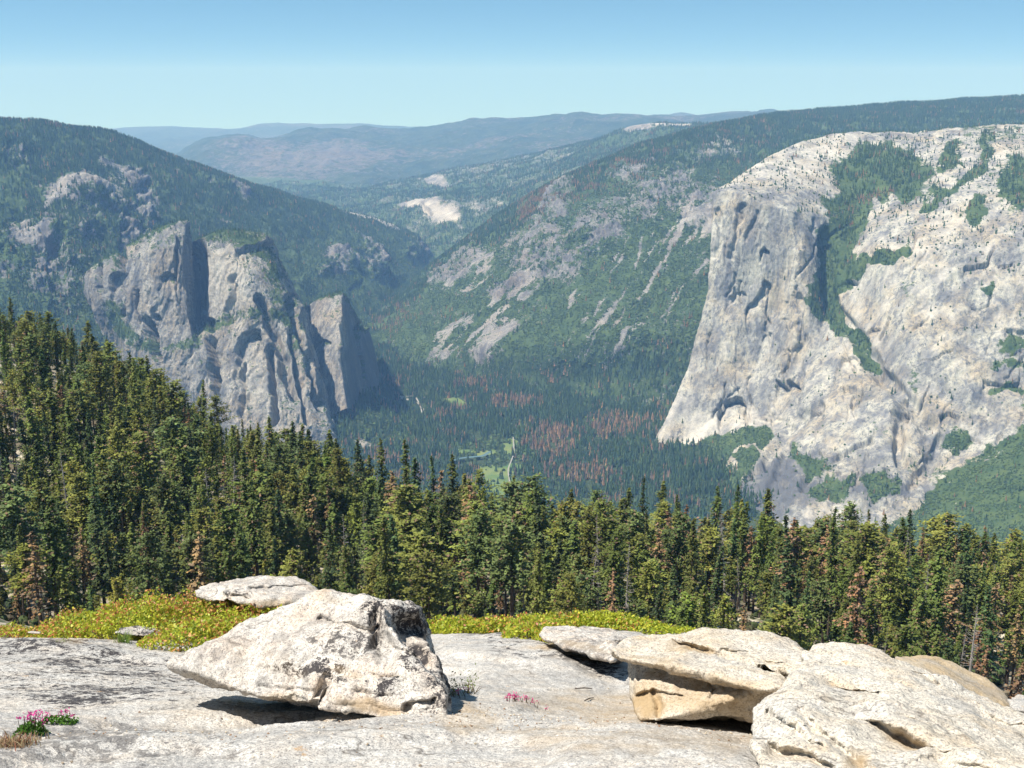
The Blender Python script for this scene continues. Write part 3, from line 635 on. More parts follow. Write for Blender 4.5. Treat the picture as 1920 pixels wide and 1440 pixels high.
# broad middle rock
rows = [
 [(340, 500, 5400), (360, 470, 5300), (430, 445, 5300), (500, 450, 5300), (540, 560, 5300), (600, 640, 5200)],
 [(345, 480, 5200), (352, 456, 4950), (372, 446, 4850), (395, 438, 4800), (430, 431, 4760), (465, 431, 4780), (495, 436, 4800), (508, 446, 4850), (516, 464, 4950), (522, 500, 5100)],
 [(376, 505, 5350), (383, 492, 5150), (390, 484, 4930), (404, 478, 4690), (440, 470, 4650), (470, 462, 4680), (500, 465, 4720), (512, 478, 4800), (520, 490, 4950), (530, 520, 5100)],
 [(378, 560, 5250), (385, 545, 5080), (391, 540, 4850), (402, 536, 4660), (430, 530, 4600), (460, 530, 4570), (490, 525, 4600), (518, 522, 4650), (530, 532, 4750), (540, 542, 4900), (550, 560, 5050)],
 [(376, 625, 5150), (382, 612, 4980), (388, 608, 4780), (400, 606, 4610), (430, 600, 4560), (470, 600, 4520), (510, 590, 4540), (545, 580, 4580), (562, 575, 4650), (572, 590, 4800), (580, 620, 4950)],
 [(300, 680, 4900), (312, 668, 4600), (350, 660, 4540), (400, 665, 4500), (450, 670, 4460), (500, 660, 4450), (545, 640, 4480), (575, 625, 4530), (588, 640, 4650), (596, 670, 4850)],
 [(310, 740, 4850), (325, 720, 4520), (370, 730, 4460), (420, 740, 4400), (470, 740, 4360), (520, 735, 4340), (560, 720, 4380), (595, 700, 4450), (606, 710, 4560), (612, 730, 4750)],
 [(350, 800, 4800), (380, 790, 4430), (430, 800, 4330), (480, 805, 4290), (530, 805, 4270), (580, 795, 4290), (612, 780, 4350), (625, 785, 4450), (632, 790, 4600)],
 [(380, 870, 4700), (420, 860, 4330), (480, 880, 4230), (530, 885, 4200), (590, 870, 4220), (630, 842, 4280), (640, 842, 4350), (645, 845, 4500)]]
feats = [('s', [(395, 640), (400, 700), (405, 740)], 12, 46), ('l', [(440, 660), (455, 622), (480, 612), (492, 618)], 46, 34), ('s', [(505, 650), (512, 720), (515, 790)], 10, 40), ('s', [(545, 620), (560, 700), (575, 790)], 9, 46),
         ('s', [(485, 560), (520, 640), (548, 740)], 12, 34), ('s', [(540, 560), (575, 660), (600, 760)], 10, 30), ('s', [(438, 520), (430, 600)], 8, 16), ('s', [(398, 620), (395, 600)], 8, 20), ('l', [(392, 700), (400, 695), (412, 705)], 22, 30),
         ('l', [(440, 468), (470, 458), (500, 452), (515, 460)], 14, 30), ('s', [(455, 680), (452, 780)], 8, 24)]
bits.append(rock_mass('buttress', rows, 330, 300, 32, feats,
    lambda x, y: 0.6 * stroke(x, y, [(395, 612), (440, 590), (500, 590), (540, 600)], 20) + 0.45 * stroke(x, y, [(500, 510), (535, 580), (565, 640)], 22) + 0.5 * stroke(x, y, [(380, 440), (440, 440), (500, 470), (520, 510)], 20) + 0.7 * stroke(x, y, [(308, 652), (318, 690), (335, 730)], 16) + 0.3 * stroke(x, y, [(550, 640), (590, 720)], 12) + 0.5 * stroke(x, y, [(320, 650), (370, 640)], 12),
    lambda x, y: 0.30 * blob(x, y, 420, 520, 55, 55) + 0.2 * blob(x, y, 470, 700, 22, 70) - 0.15 * blob(x, y, 440, 450, 80, 16) + 0.08 * blob(x, y, 560, 760, 60, 60)))
# lower rock with the shaded side wall
rows = [
 [(560, 620, 5500), (580, 590, 5400), (640, 575, 5400), (680, 610, 5600), (720, 740, 5700)],
 [(560, 600, 5300), (570, 576, 4900), (595, 560, 4840), (620, 552, 4810), (641, 548, 4800), (650, 556, 5010), (658, 575, 5180), (670, 608, 5300), (682, 612, 5420), (690, 618, 5560), (697, 640, 5800)],
 [(562, 640, 5250), (574, 610, 4800), (600, 600, 4740), (622, 596, 4710), (641, 592, 4700), (652, 596, 4950), (664, 604, 5110), (676, 614, 5260), (688, 622, 5400), (697, 640, 5520), (703, 660, 5750)],
 [(575, 690, 5200), (588, 660, 4700), (605, 655, 4660), (625, 652, 4630), (641, 650, 4610), (656, 655, 4860), (672, 660, 5020), (686, 662, 5180), (698, 664, 5300), (706, 680, 5420), (710, 700, 5650)],
 [(590, 740, 5100), (605, 715, 4620), (618, 710, 4590), (630, 708, 4570), (643, 706, 4560), (660, 710, 4800), (678, 714, 4960), (694, 716, 5110), (708, 718, 5240), (714, 725, 5350), (718, 750, 5600)],
 [(600, 810, 5000), (618, 780, 4560), (630, 775, 4520), (640, 770, 4490), (652, 765, 4470), (668, 770, 4700), (684, 775, 4860), (700, 775, 5010), (716, 775, 5150), (726, 780, 5260), (730, 800, 5500)]]
feats = [('l', [(590, 640), (600, 632), (618, 640)], 14, 12), ('s', [(672, 610), (682, 700)], 6, 30)]
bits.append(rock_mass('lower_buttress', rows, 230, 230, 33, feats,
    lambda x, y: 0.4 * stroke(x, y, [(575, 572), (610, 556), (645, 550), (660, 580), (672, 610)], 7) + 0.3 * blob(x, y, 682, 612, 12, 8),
    lambda x, y: 0.05 * blob(x, y, 610, 610, 40, 40) - 0.08 - 0.42 * sstep(642, 652, x), amp=0.45, sm=2))  # tone drop past the edge is painted shade, deepening the side wall
for G, px, py, veg, rng in bits[:0]: pass
allG = []
for k2, (G, px, py, veg, rng) in enumerate(bits):
    dens = 0.012 * sstep(0.4, 0.8, veg) + 0.0012 * (py < 470)
    wood('ledge_trees', ['small trees clinging to the ledges of the pointed grey spire', 'small trees on the ledges and crest of the broad middle rock', 'small trees along the crest of the lower rock'][k2], G, dens, 0.05 + 0 * px, 0.5 + 0 * px, 14, rng)

# ================================================================== VALLEY FLOOR
rng = np.random.default_rng(24)
us = np.linspace(-0.40, 0.30, 500); Ds = 2600 * (9200 / 2600) ** np.linspace(0, 1, 420)
U, DD = np.meshgrid(us, Ds)
Z = -1262 - 0.10 * np.maximum(DD - 7200, 0) + 0 * U
G = np.stack([U * DD, DD, Z], -1)[::-1]
px, py = proj(G)
apron = sstep(720, 560, px) * sstep(4600, 5300, G[..., 1])            # talus apron below the grey rocks
G[..., 2] += 60 * blob(px, py, 640, 790, 90, 50) + 6 * fbm(G, 200, 3) + 25 * sstep(1050, 1300, px) * sstep(4900, 4200, G[..., 1])
px, py = proj(G); wx, wy = warp(px, py, 7, 30)
mead = np.maximum.reduce([0.8 * blob(wx, wy, 930, 888, 42, 18, -15), 0.85 * blob(wx, wy, 957, 838, 14, 16, 0), 0.8 * blob(wx, wy, 890, 849, 40, 5, 0), 0.85 * blob(wx, wy, 945, 905, 30, 20, 0), 0.9 * blob(wx, wy, 850, 757, 22, 7, 0), 0.9 * blob(wx, wy, 722, 748, 22, 7, 20)])
bar = np.maximum.reduce([stroke(wx, wy, [(748, 742), (775, 746)], 5), stroke(wx, wy, [(778, 742), (784, 758), (790, 768)], 3), 0.5 * blob(wx, wy, 795, 742, 6, 5), blob(wx, wy, 680, 830, 20, 6, 20) * 0.7])
mead = np.clip(mead + ragged(G, 0.5, 90) * (mead > 0.02), 0, 1)
veg = 1.0 - 0.9 * bar - 0.3 * mead
structure('valley_floor', G, M['floor'], {'veg': veg, 'tone': 0.5 + 0.4 * bar})
dens = 0.0088 * (1 - np.clip(mead * 1.5 + 2 * bar, 0, 0.93)) * (G[..., 1] > 3500)
dead = 0.08 + 0.25 * sstep(0.15, 0.6, fbm(G, 300, 3, off=4.4)) + 0.75 * blob(wx, wy, 1030, 832, 52, 30, 0, 0.7) + 0.6 * blob(wx, wy, 1150, 800, 60, 26) + 0.7 * blob(wx, wy, 960, 752, 45, 12) + 0.55 * blob(wx, wy, 1080, 890, 70, 20) + 0.5 * blob(wx, wy, 895, 720, 40, 12) + 0.5 * blob(wx, wy, 1000, 700, 120, 14)
brush = np.clip(0.22 + 0.5 * blob(px, py, 720, 800, 60, 40) + 0.6 * blob(px, py, 920, 850, 70, 30), 0, 0.9)
wood('valley_forest', 'tall conifer forest with rust coloured dead stands on the flat valley floor', G, dens, dead, brush, 30, rng)
# meadow, gravel bar, river and road as sheets on the floor
def sheet(name, pts, w, mat, lift, closed=False, cat=None):
    """flat ribbon along photo-plan points on the valley floor"""
    q = []
    for x, y in pts:
        ang = PITCH + math.atan((y - 720) / F); D = (1262 - lift) / math.tan(ang); q.append(P(x, y, D))
    q = np.array(q); t = np.arange(len(q)); tt = np.linspace(0, len(q) - 1, 12 * len(q))
    q = np.stack([np.interp(tt, t, q[:, k3]) for k3 in range(3)], -1); q[:, 2] = -1262 + lift
    q = np.stack([np.convolve(np.pad(q[:, k3], 3, 'edge'), np.ones(7) / 7, 'valid') for k3 in range(3)], -1)
    dq = np.gradient(q, axis=0); s = np.stack([-dq[:, 1], dq[:, 0]], -1); s /= np.linalg.norm(s, axis=1)[:, None]
    ww = w * (1 + 0.35 * fbm(q, w * 4, 2)); a = q.copy(); b2 = q.copy(); a[:, :2] += s * ww[:, None] / 2; b2[:, :2] -= s * ww[:, None] / 2
    V = np.stack([a, b2], 1); o = obj(name, mesh(name, V.reshape(-1, 3), grid_faces(len(q), 2), [mat])); o['kind'] = 'structure'; return o
i_ = np.arange(G.shape[0] * G.shape[1]).reshape(G.shape[:2])
fm = (mead[:-1, :-1] + mead[1:, 1:] + mead[1:, :-1] + mead[:-1, 1:]) > 1.9
qf = np.stack([i_[:-1, :-1], i_[1:, :-1], i_[1:, 1:], i_[:-1, 1:]], -1)[fm]
uq, inv = np.unique(qf, return_inverse=True)
MV = G.reshape(-1, 3)[uq].copy(); MV[:, 2] += 0.8
o = obj('meadow', mesh('meadow', MV, inv.reshape(-1, 4), [M['meadow']])); o['kind'] = 'structure'
sheet('river', [(832, 868), (868, 858), (905, 855), (922, 845)], 14, M['water'], 14)
sheet('gravel_bar', [(745, 744), (778, 742), (786, 756), (792, 775)], 5, M['gravel'], 16)
sheet('road', [(962, 818), (964, 850), (952, 880), (958, 920)], 4, M['road'], 14)

# ================================================================== HILLS BEYOND
rng = np.random.default_rng(25)
rows = [
 [(420, 352, 19000), (560, 358, 18500), (700, 365, 18000), (900, 340, 16500), (1100, 300, 15500), (1240, 262, 14000), (1400, 262, 14000)],
 [(420, 330, 17000), (560, 336, 16500), (640, 342, 16200), (700, 346, 16000), (760, 336, 15500), (800, 328, 15000), (850, 318, 14600), (900, 310, 14300), (1000, 292, 14000), (1100, 268, 13000), (1150, 250, 12400), (1185, 236, 12000), (1240, 232, 11500), (1300, 238, 11200), (1450, 262, 11000)],
 [(420, 370, 14500), (560, 368, 14200), (640, 372, 13800), (750, 368, 13200), (850, 350, 12600), (950, 336, 12200), (1050, 318, 11700), (1150, 290, 11300), (1300, 270, 10800), (1450, 280, 10500)],
 [(500, 410, 12500), (600, 402, 12200), (700, 398, 11800), (800, 392, 11200), (900, 386, 10700), (1000, 372, 10300), (1100, 350, 10000), (1250, 330, 9800), (1450, 320, 9800)],
 [(560, 460, 11200), (660, 450, 11000), (760, 440, 10500), (830, 432, 10150), (900, 430, 9800), (960, 425, 9500), (1100, 410, 9300), (1400, 400, 9300)],
 [(600, 520, 10200), (700, 510, 9800), (780, 500, 9450), (850, 490, 9150), (900, 485, 8950), (1000, 480, 8800), (1300, 480, 8800)],
 [(620, 600, 8900), (760, 580, 8650), (850, 560, 8500), (950, 560, 8300), (1200, 560, 8300)]]
G = net(rows, 300, 420, 5); px, py = proj(G); wx, wy = warp(px, py, 8, 30); n = gnormals(G)
G = G + n * ((60 * ridged(G, 1100, 4, 0.5, 5.0) + 14 * fbm(G, 180, 3)) * (0.2 + 0.8 * sstep(0, 20, py - np.interp(px, [420, 700, 900, 1100, 1240], [330, 346, 310, 268, 232]))))[..., None]
dome = np.maximum.reduce([blob(wx, wy, 835, 420, 34, 16, 8), blob(wx, wy, 790, 402, 24, 13, 20), blob(wx, wy, 765, 395, 14, 5, 0) * 0.6])
d2 = blob(px, py, 825, 415, 55, 28) * 60; d2 -= 60 * stroke(px, py, [(805, 395), (800, 415), (815, 425)], 6); G = G + gnormals(G) * d2[..., None]
bare = np.maximum.reduce([dome, 0.9 * blob(wx, wy, 820, 352, 22, 7), 0.8 * blob(wx, wy, 790, 350, 10, 5), 1.0 * blob(wx, wy, 1258, 234, 40, 6, 2), 0.9 * blob(wx, wy, 1200, 242, 28, 10, -5), 0.35 * blob(wx, wy, 940, 315, 130, 16, -10, 0.8), 0.35 * blob(wx, wy, 900, 400, 40, 14, 0, 0.8)])
veg = 0.75 + 0.2 * fbm(G, 500, 4) - 0.75 * bare + ragged(G, 0.22, 130)
structure('wooded_hill', G, M['slope'], {'veg': veg, 'tone': 0.5 + 0.25 * np.minimum(dome + 1.3 * blob(wx, wy, 1250, 234, 44, 7), 1) + 0.1 * bare + 0.3 * fbm(G, 120, 3, 0.6)})
wood('far_forest', 'dark trees dotting the hills past the mouth of the valley', G, 0.0035 * sstep(0.3, 0.9, veg) * (1 - sstep(14200, 15500, G[..., 1])), 0.1 + 0 * px, 0.25 + 0 * px, 26, rng)

def far_ridge(name, rows, nv, nu, amp, wl, veg0, tone0, seed):
    G = net(rows, nv, nu, 3, 0.004); px, py = proj(G); n = gnormals(G)
    crest = np.array(rows[1]); cy = np.interp(px, crest[:, 0], crest[:, 1])
    d = (amp * ridged(G, wl, 5, 0.5, seed) + 0.25 * amp * fbm(G, wl * 0.2, 3)) * (0.15 + 0.85 * sstep(0, 14, py - cy))
    G = G + n * d[..., None]
    G[..., 2] += 7 * fbm(G, 60, 2) * (1 - sstep(0, 6, np.abs(py - cy)))
    veg = veg0 + 0.30 * fbm(G, wl * 0.8, 4, off=seed)
    if name == 'blue_hill':
        wx, wy = warp(px, py, 8, 40)
        veg -= 0.28 * blob(wx, wy, 600, 310, 110, 30, 0, 0.8) + 0.24 * blob(wx, wy, 450, 300, 70, 25, 0, 0.8) + 0.14 * blob(wx, wy, 960, 275, 130, 12, -10)
        for c in ((605, 324, 16, 4), (540, 325, 10, 3), (620, 300, 20, 5)): veg -= 0.25 * blob(wx, wy, *c, edge=0.8)
    structure(name, G, M['far'], {'veg': veg, 'tone': tone0 + 0 * px}); return G
far_ridge('blue_hill', [
 [(300, 320, 26000), (500, 300, 26000), (900, 262, 26000), (1500, 240, 26000)],
 [(300, 318, 20000), (345, 288, 20000), (368, 270, 20000), (390, 262, 20000), (430, 257, 20000), (460, 258, 20000), (492, 266, 20500), (520, 262, 21000), (560, 250, 21500), (600, 246, 22000), (690, 243, 22500), (740, 246, 22500), (800, 243, 22500), (850, 236, 22500), (880, 229, 22000), (950, 223, 22000), (1030, 219, 22000), (1100, 218, 21500), (1160, 219, 21000), (1220, 222, 20500), (1280, 222, 20500), (1330, 218, 20500), (1400, 212, 20500), (1500, 212, 20000)],
 [(300, 330, 18800), (380, 300, 18800), (450, 290, 18800), (600, 285, 19300), (800, 285, 19500), (950, 262, 19500), (1100, 245, 19000), (1300, 240, 18500), (1500, 235, 18500)],
 [(300, 350, 17500), (450, 325, 17500), (600, 318, 17500), (750, 325, 17500), (900, 300, 17500), (1100, 275, 17000), (1500, 260, 17000)],
 [(300, 400, 15500), (600, 375, 15500), (900, 350, 15500), (1500, 320, 15500)]], 170, 420, 110, 2600, 0.72, 0.45, 3.3)
far_ridge('distant_mountain', [
 [(1170, 250, 34000), (1275, 232, 34000), (1500, 240, 34000)],
 [(1190, 236, 30000), (1220, 226, 30000), (1245, 218, 30000), (1262, 212, 30000), (1278, 209, 30000), (1300, 213, 30000), (1320, 218, 30000), (1350, 216, 30000), (1375, 213, 30000), (1400, 218, 30000), (1500, 222, 30000)],
 [(1190, 250, 27000), (1275, 235, 27000), (1500, 240, 27000)], [(1190, 270, 25000), (1275, 262, 25000), (1500, 262, 25000)]], 50, 160, 70, 3000, 0.6, 0.45, 9.1)
far_ridge('far_range', [
 [(-100, 262, 46000), (400, 256, 46000), (900, 256, 46000), (1200, 256, 46000)],
 [(-100, 250, 38000), (200, 242, 38000), (240, 239, 38000), (320, 237, 38000), (380, 240, 38000), (430, 242, 38000), (455, 240, 36000), (485, 233, 36000), (520, 231, 36000), (560, 233, 36000), (600, 233, 36000), (680, 232, 36000), (740, 238, 36000), (800, 238, 37000), (860, 236, 38000), (1000, 236, 38000), (1200, 240, 38000)],
 [(-100, 275, 33000), (300, 268, 33000), (500, 258, 32000), (700, 258, 32000), (1200, 262, 32000)],
 [(-100, 310, 27000), (300, 300, 27000), (500, 290, 27000), (1200, 290, 27000)],
 [(-100, 345, 24000), (300, 335, 24000), (1200, 330, 24000)]], 100, 320, 120, 4000, 0.7, 0.45, 5.9)
# ================================================================== WOODED SLOPE BELOW THE DOME
GD = np.array([30, 60, 120, 200, 260, 310, 370, 450, 520, 600, 700, 800, 1000, 1400], float)
GU = np.linspace(-0.62, 0.58, 61)
def zrow(D, pts):
    pts = np.array(pts, float); w = P(pts[:, 0], pts[:, 1], np.full(len(pts), D)); return np.interp(GU, w[:, 0] / D, w[:, 2])
GZ = np.array([
 np.full(61, -32.), np.full(61, -52.), np.full(61, -72.), np.interp(GU, [-0.6, -0.1, 0.2, 0.6], [-86., -98., -108., -122.]),
 zrow(260, [(-300, 1170), (0, 1180), (500, 1215), (960, 1215), (1400, 1250), (1900, 1330), (2200, 1370)]),
 zrow(310, [(-300, 1050), (0, 1070), (500, 1130), (960, 1160), (1400, 1190), (1900, 1240), (2200, 1260)]),
 zrow(370, [(-300, 920), (0, 945), (300, 985), (500, 1040), (700, 1080), (960, 1110), (1400, 1135), (1900, 1175), (2200, 1190)]),
 zrow(450, [(-300, 790), (0, 820), (300, 880), (450, 930), (600, 980), (800, 1030), (960, 1060), (1400, 1085), (1900, 1120), (2200, 1130)]),
 zrow(520, [(-300, 720), (0, 745), (200, 800), (350, 850), (450, 880), (520, 920), (600, 990), (800, 1075), (960, 1120), (1400, 1150), (1900, 1180), (2200, 1180)]),
 zrow(600, [(-300, 650), (0, 690), (150, 740), (300, 800), (400, 840), (470, 930), (700, 1100), (960, 1200), (1400, 1200), (2200, 1200)]),
 zrow(700, [(-300, 610), (0, 640), (100, 668), (200, 715), (280, 760), (340, 850), (500, 1000), (960, 1200), (2200, 1200)]),
 zrow(800, [(-300, 600), (-100, 610), (0, 640), (80, 690), (200, 800), (500, 1000), (960, 1200), (2200, 1200)]),
 zrow(1000, [(-300, 680), (0, 740), (200, 850), (960, 1200), (2200, 1200)]),
 zrow(1400, [(-300, 900), (0, 950), (960, 1200), (2200, 1200)])])
def zground(x, y):
    x = np.asarray(x, float); y = np.asarray(y, float)
    u = np.clip(x / np.maximum(y, 1), -0.61, 0.57)
    fu = (u - GU[0]) / (GU[1] - GU[0]); iu = np.clip(fu.astype(int), 0, 59); fu = fu - iu
    k = np.clip(np.searchsorted(GD, y, side='right') - 1, 0, len(GD) - 2); fd = np.clip((y - GD[k]) / (GD[k + 1] - GD[k]), 0, 1)
    z = (GZ[k, iu] * (1 - fu) + GZ[k, iu + 1] * fu) * (1 - fd) + (GZ[k + 1, iu] * (1 - fu) + GZ[k + 1, iu + 1] * fu) * fd
    q = np.stack([x, y, np.zeros_like(x)], -1)
    return z + 4.0 * fbm(q, 70, 3, off=5.5) + 0.9 * fbm(q, 11, 3, off=1.5)
us = np.linspace(-0.60, 0.56, 420); Ds = 30 * (1400 / 30) ** np.linspace(0, 1, 520)
U, DD = np.meshgrid(us, Ds); X = U * DD
G = np.stack([X, DD, zground(X, DD)], -1)[::-1]
o = obj('forest_ground', mesh('forest_ground', G.reshape(-1, 3), grid_faces(*G.shape[:2]), [M['soil']])); o['kind'] = 'structure'

# ------------------------------------------------------------------ conifer prototypes (full size in metres, 25 m tall)
def tube(pts, rad, n=6):
    pts = np.array(pts, float); V, Fc = [], []
    for k, (p, r) in enumerate(zip(pts, rad)):
        a = np.arange(n) * 2 * math.pi / n
        d = pts[min(k + 1, len(pts) - 1)] - pts[max(k - 1, 0)]; d /= np.linalg.norm(d) + 1e-9
        s = np.cross(d, [0.0, 0, 1] if abs(d[2]) < 0.9 else [1.0, 0, 0]); s /= np.linalg.norm(s); t = np.cross(s, d)
        V.append(p + r * (np.cos(a)[:, None] * s + np.sin(a)[:, None] * t))
    V = np.concatenate(V)
    for k in range(len(pts) - 1):
        for i in range(n):
            j = (i + 1) % n; Fc += [(k * n + i, k * n + j, (k + 1) * n + j), (k * n + i, (k + 1) * n + j, (k + 1) * n + i)]
    return V, np.array(Fc)

def join(parts):
    V = np.concatenate([p[0] for p in parts]); b = 0; Fc = []
    for v, f in parts: Fc.append(f + b); b += len(v)
    return V, np.concatenate(Fc)

def conifer(seed, kind, lod=1.0):
    """-> crown (V, F, col), wood (V, F).  kind: fir, pine, dying, snag"""
    r = np.random.default_rng(seed); H = 25.0
    bend = r.normal(0, 0.25, 2)
    ax = lambda t: np.array([bend[0] * t * t, bend[1] * t * t, 0]) * 2
    tt = np.linspace(0, 1, 9)
    R0 = {'fir': 0.36, 'pine': 0.42, 'dying': 0.36, 'snag': 0.34}[kind]
    top = 0.995 if kind != 'snag' else 0.93
    parts = [tube([ax(t) + [0, 0, t * H * top] for t in tt], R0 * (1 - 0.93 * tt) + 0.02, 6)]
    cb = {'fir': r.uniform(0.14, 0.46), 'pine': r.uniform(0.35, 0.6), 'dying': r.uniform(0.2, 0.4), 'snag': 0.12}[kind]
    Rm = {'fir': r.uniform(2.2, 3.3), 'pine': r.uniform(3.2, 4.4), 'dying': r.uniform(2.4, 3.4), 'snag': 1.9}[kind]
    nb = int({'fir': 230, 'pine': 170, 'dying': 130, 'snag': 90}[kind] * (0.4 + 0.6 * lod))
    ph = r.uniform(0, 6.28, 4); tri_c, tri_s, tri_col, tri_d, tri_t = [], [], [], [], []
    clump = r.uniform(0, 6.28, 3)
    for b in range(nb):
        f = (b + r.uniform()) / nb
        f = f ** 0.9
        t = cb + (1 - cb) * f
        a = r.uniform(0, 6.28)
        if kind == 'pine': env = (math.sin(math.pi * min(1, 0.18 + 0.80 * f)) ** 0.6) * (1 - 0.15 * f)
        elif kind == 'fir': env = (1 - f) ** 0.72 * (0.72 + 0.28 * min(1, f * 5)) + 0.05
        else: env = (1 - f) ** 0.62 * 0.95 + 0.05
        lump = 1 + 0.32 * math.sin(3 * a + ph[0] + 9 * t) + 0.28 * math.sin(2 * a + ph[1] - 17 * t) + 0.22 * math.sin(31 * t + ph[2])
        L = Rm * env * lump * r.uniform(0.72, 1.18)
        if kind in ('fir', 'pine') and r.uniform() < 0.10: L *= 0.45
        droop = {'fir': -0.22, 'pine': 0.10, 'dying': -0.30, 'snag': -0.20}[kind] + 0.35 * f + r.normal(0, 0.10)
        o_ = ax(t) + np.array([0, 0, t * H]); dr = np.array([math.cos(a), math.sin(a), droop])
        if kind in ('snag', 'dying') or (kind == 'pine' and b % 3 == 0):
            tip = o_ + dr * L * 0.95; mid = o_ + dr * L * 0.5 + [0, 0, -0.10 * L]
            parts.append(tube([o_, mid, tip], [0.055, 0.035, 0.012] if kind != 'snag' else [0.075, 0.05, 0.02], 3))
            if kind == 'snag' and r.uniform() < 0.8:
                for q in range(2):
                    m0 = o_ + dr * L * r.uniform(0.35, 0.8); dd = np.array([math.cos(a + r.choice([-0.8, 0.8])), math.sin(a + r.choice([-0.8, 0.8])), droop - 0.2])
                    parts.append(tube([m0, m0 + dd * L * 0.35], [0.035, 0.012], 3))
        if kind == 'snag': continue
        if kind == 'dying' and r.uniform() < 0.28: continue
        ns = max(2, int(round(L * 4.2 * lod + 1)))
        sh = r.uniform(0.75, 1.25)
        for s in range(ns):
            q = (s + r.uniform(0.2, 1.0)) / ns
            if q < 0.12: q = 0.5
            c = o_ + dr * L * q + [0, 0, -0.12 * L * q * q] + r.normal(0, 0.10 + 0.10 * L * 0.3, 3)
            tri_c.append(c); tri_s.append(r.uniform(0.20, 0.44) * (1.0 if lod >= 1 else 1.3)); tri_d.append(dr); tri_col.append(sh * r.uniform(0.8, 1.2)); tri_t.append(q)
    wood = join(parts)
    if kind == 'snag': return None, wood
    c = np.array(tri_c); s = np.array(tri_s)[:, None]; d = np.array(tri_d); n_ = len(c)
    d = d / np.linalg.norm(d, axis=1)[:, None]
    side = np.stack([-d[:, 1], d[:, 0], r.normal(0, 0.25, n_)], -1) + r.normal(0, 0.18, (n_, 3)); side /= np.linalg.norm(side, axis=1)[:, None]
    dd = d * r.uniform(0.5, 1.0, (n_, 1)) + np.array([0, 0, -1.0]) * r.uniform(-0.1, 0.7, (n_, 1)) + r.normal(0, 0.22, (n_, 3)); dd /= np.linalg.norm(dd, axis=1)[:, None]
    # each spray: a bent leaf-shaped pair of triangles
    v0 = c - dd * s * 0.8; v1 = c + side * s * 0.75 + [0, 0, -0.08]; v2 = c + dd * s * 1.0 + [0, 0, 0.05]; v3 = c - side * s * 0.75 + [0, 0, -0.08]
    V = np.stack([v0, v1, v2, v3], 1).reshape(-1, 3); i = np.arange(n_)[:, None] * 4
    Fc = np.concatenate([i + [0, 1, 2], i + [0, 2, 3]])
    cm = np.array(tri_col)[:, None]
    if kind == 'dying':
        base = np.array([0.31, 0.170, 0.068]) * (1 - 0.0) ; alt = np.array([0.20, 0.135, 0.09])
        m_ = r.uniform(size=(n_, 1)); col = (base * m_ + alt * (1 - m_)) * cm
        g = r.uniform(size=n_) < 0.10; col[g] = [0.07, 0.085, 0.03]
    else:
        base = {'fir': [[0.098, 0.125, 0.026], [0.064, 0.095, 0.030], [0.130, 0.148, 0.030]], 'pine': [[0.145, 0.172, 0.034], [0.110, 0.142, 0.042], [0.170, 0.180, 0.034]]}[kind][seed % 3]
        tp = np.array(tri_t)[:, None]
        col = np.array(base) * cm * (0.8 + 0.35 * tp)
        br = r.uniform(size=n_) < 0.045; col[br] = [0.20, 0.13, 0.08]
    return (V, Fc, np.repeat(col, 4, 0)), wood

KINDS = {'fir': [conifer(100 + s, 'fir') for s in range(6)], 'pine': [conifer(200 + s, 'pine') for s in range(4)],
         'dying': [conifer(300 + s, 'dying') for s in range(3)], 'snag': [conifer(400 + s, 'snag') for s in range(3)]}
LOWK = {'fir': [conifer(500 + s, 'fir', 0.7) for s in range(5)], 'pine': [conifer(600 + s, 'pine', 0.7) for s in range(4)],
        'dying': [conifer(700 + s, 'dying', 0.6) for s in range(2)], 'snag': [conifer(800 + s, 'snag', 0.5) for s in range(2)]}
PM = {}
for kd, lst in KINDS.items():
    for i, (cr, wd) in enumerate(lst):
        wm = mesh('branches' if kd == 'snag' else 'trunk', wd[0], wd[1], [M['snag'] if kd == 'snag' else M['bark']])
        cm = None if cr is None else mesh('crown', cr[0], cr[1], [M['leaf']], {'col': cr[2]}, smooth=False)
        PM[kd, i] = (cm, wm)

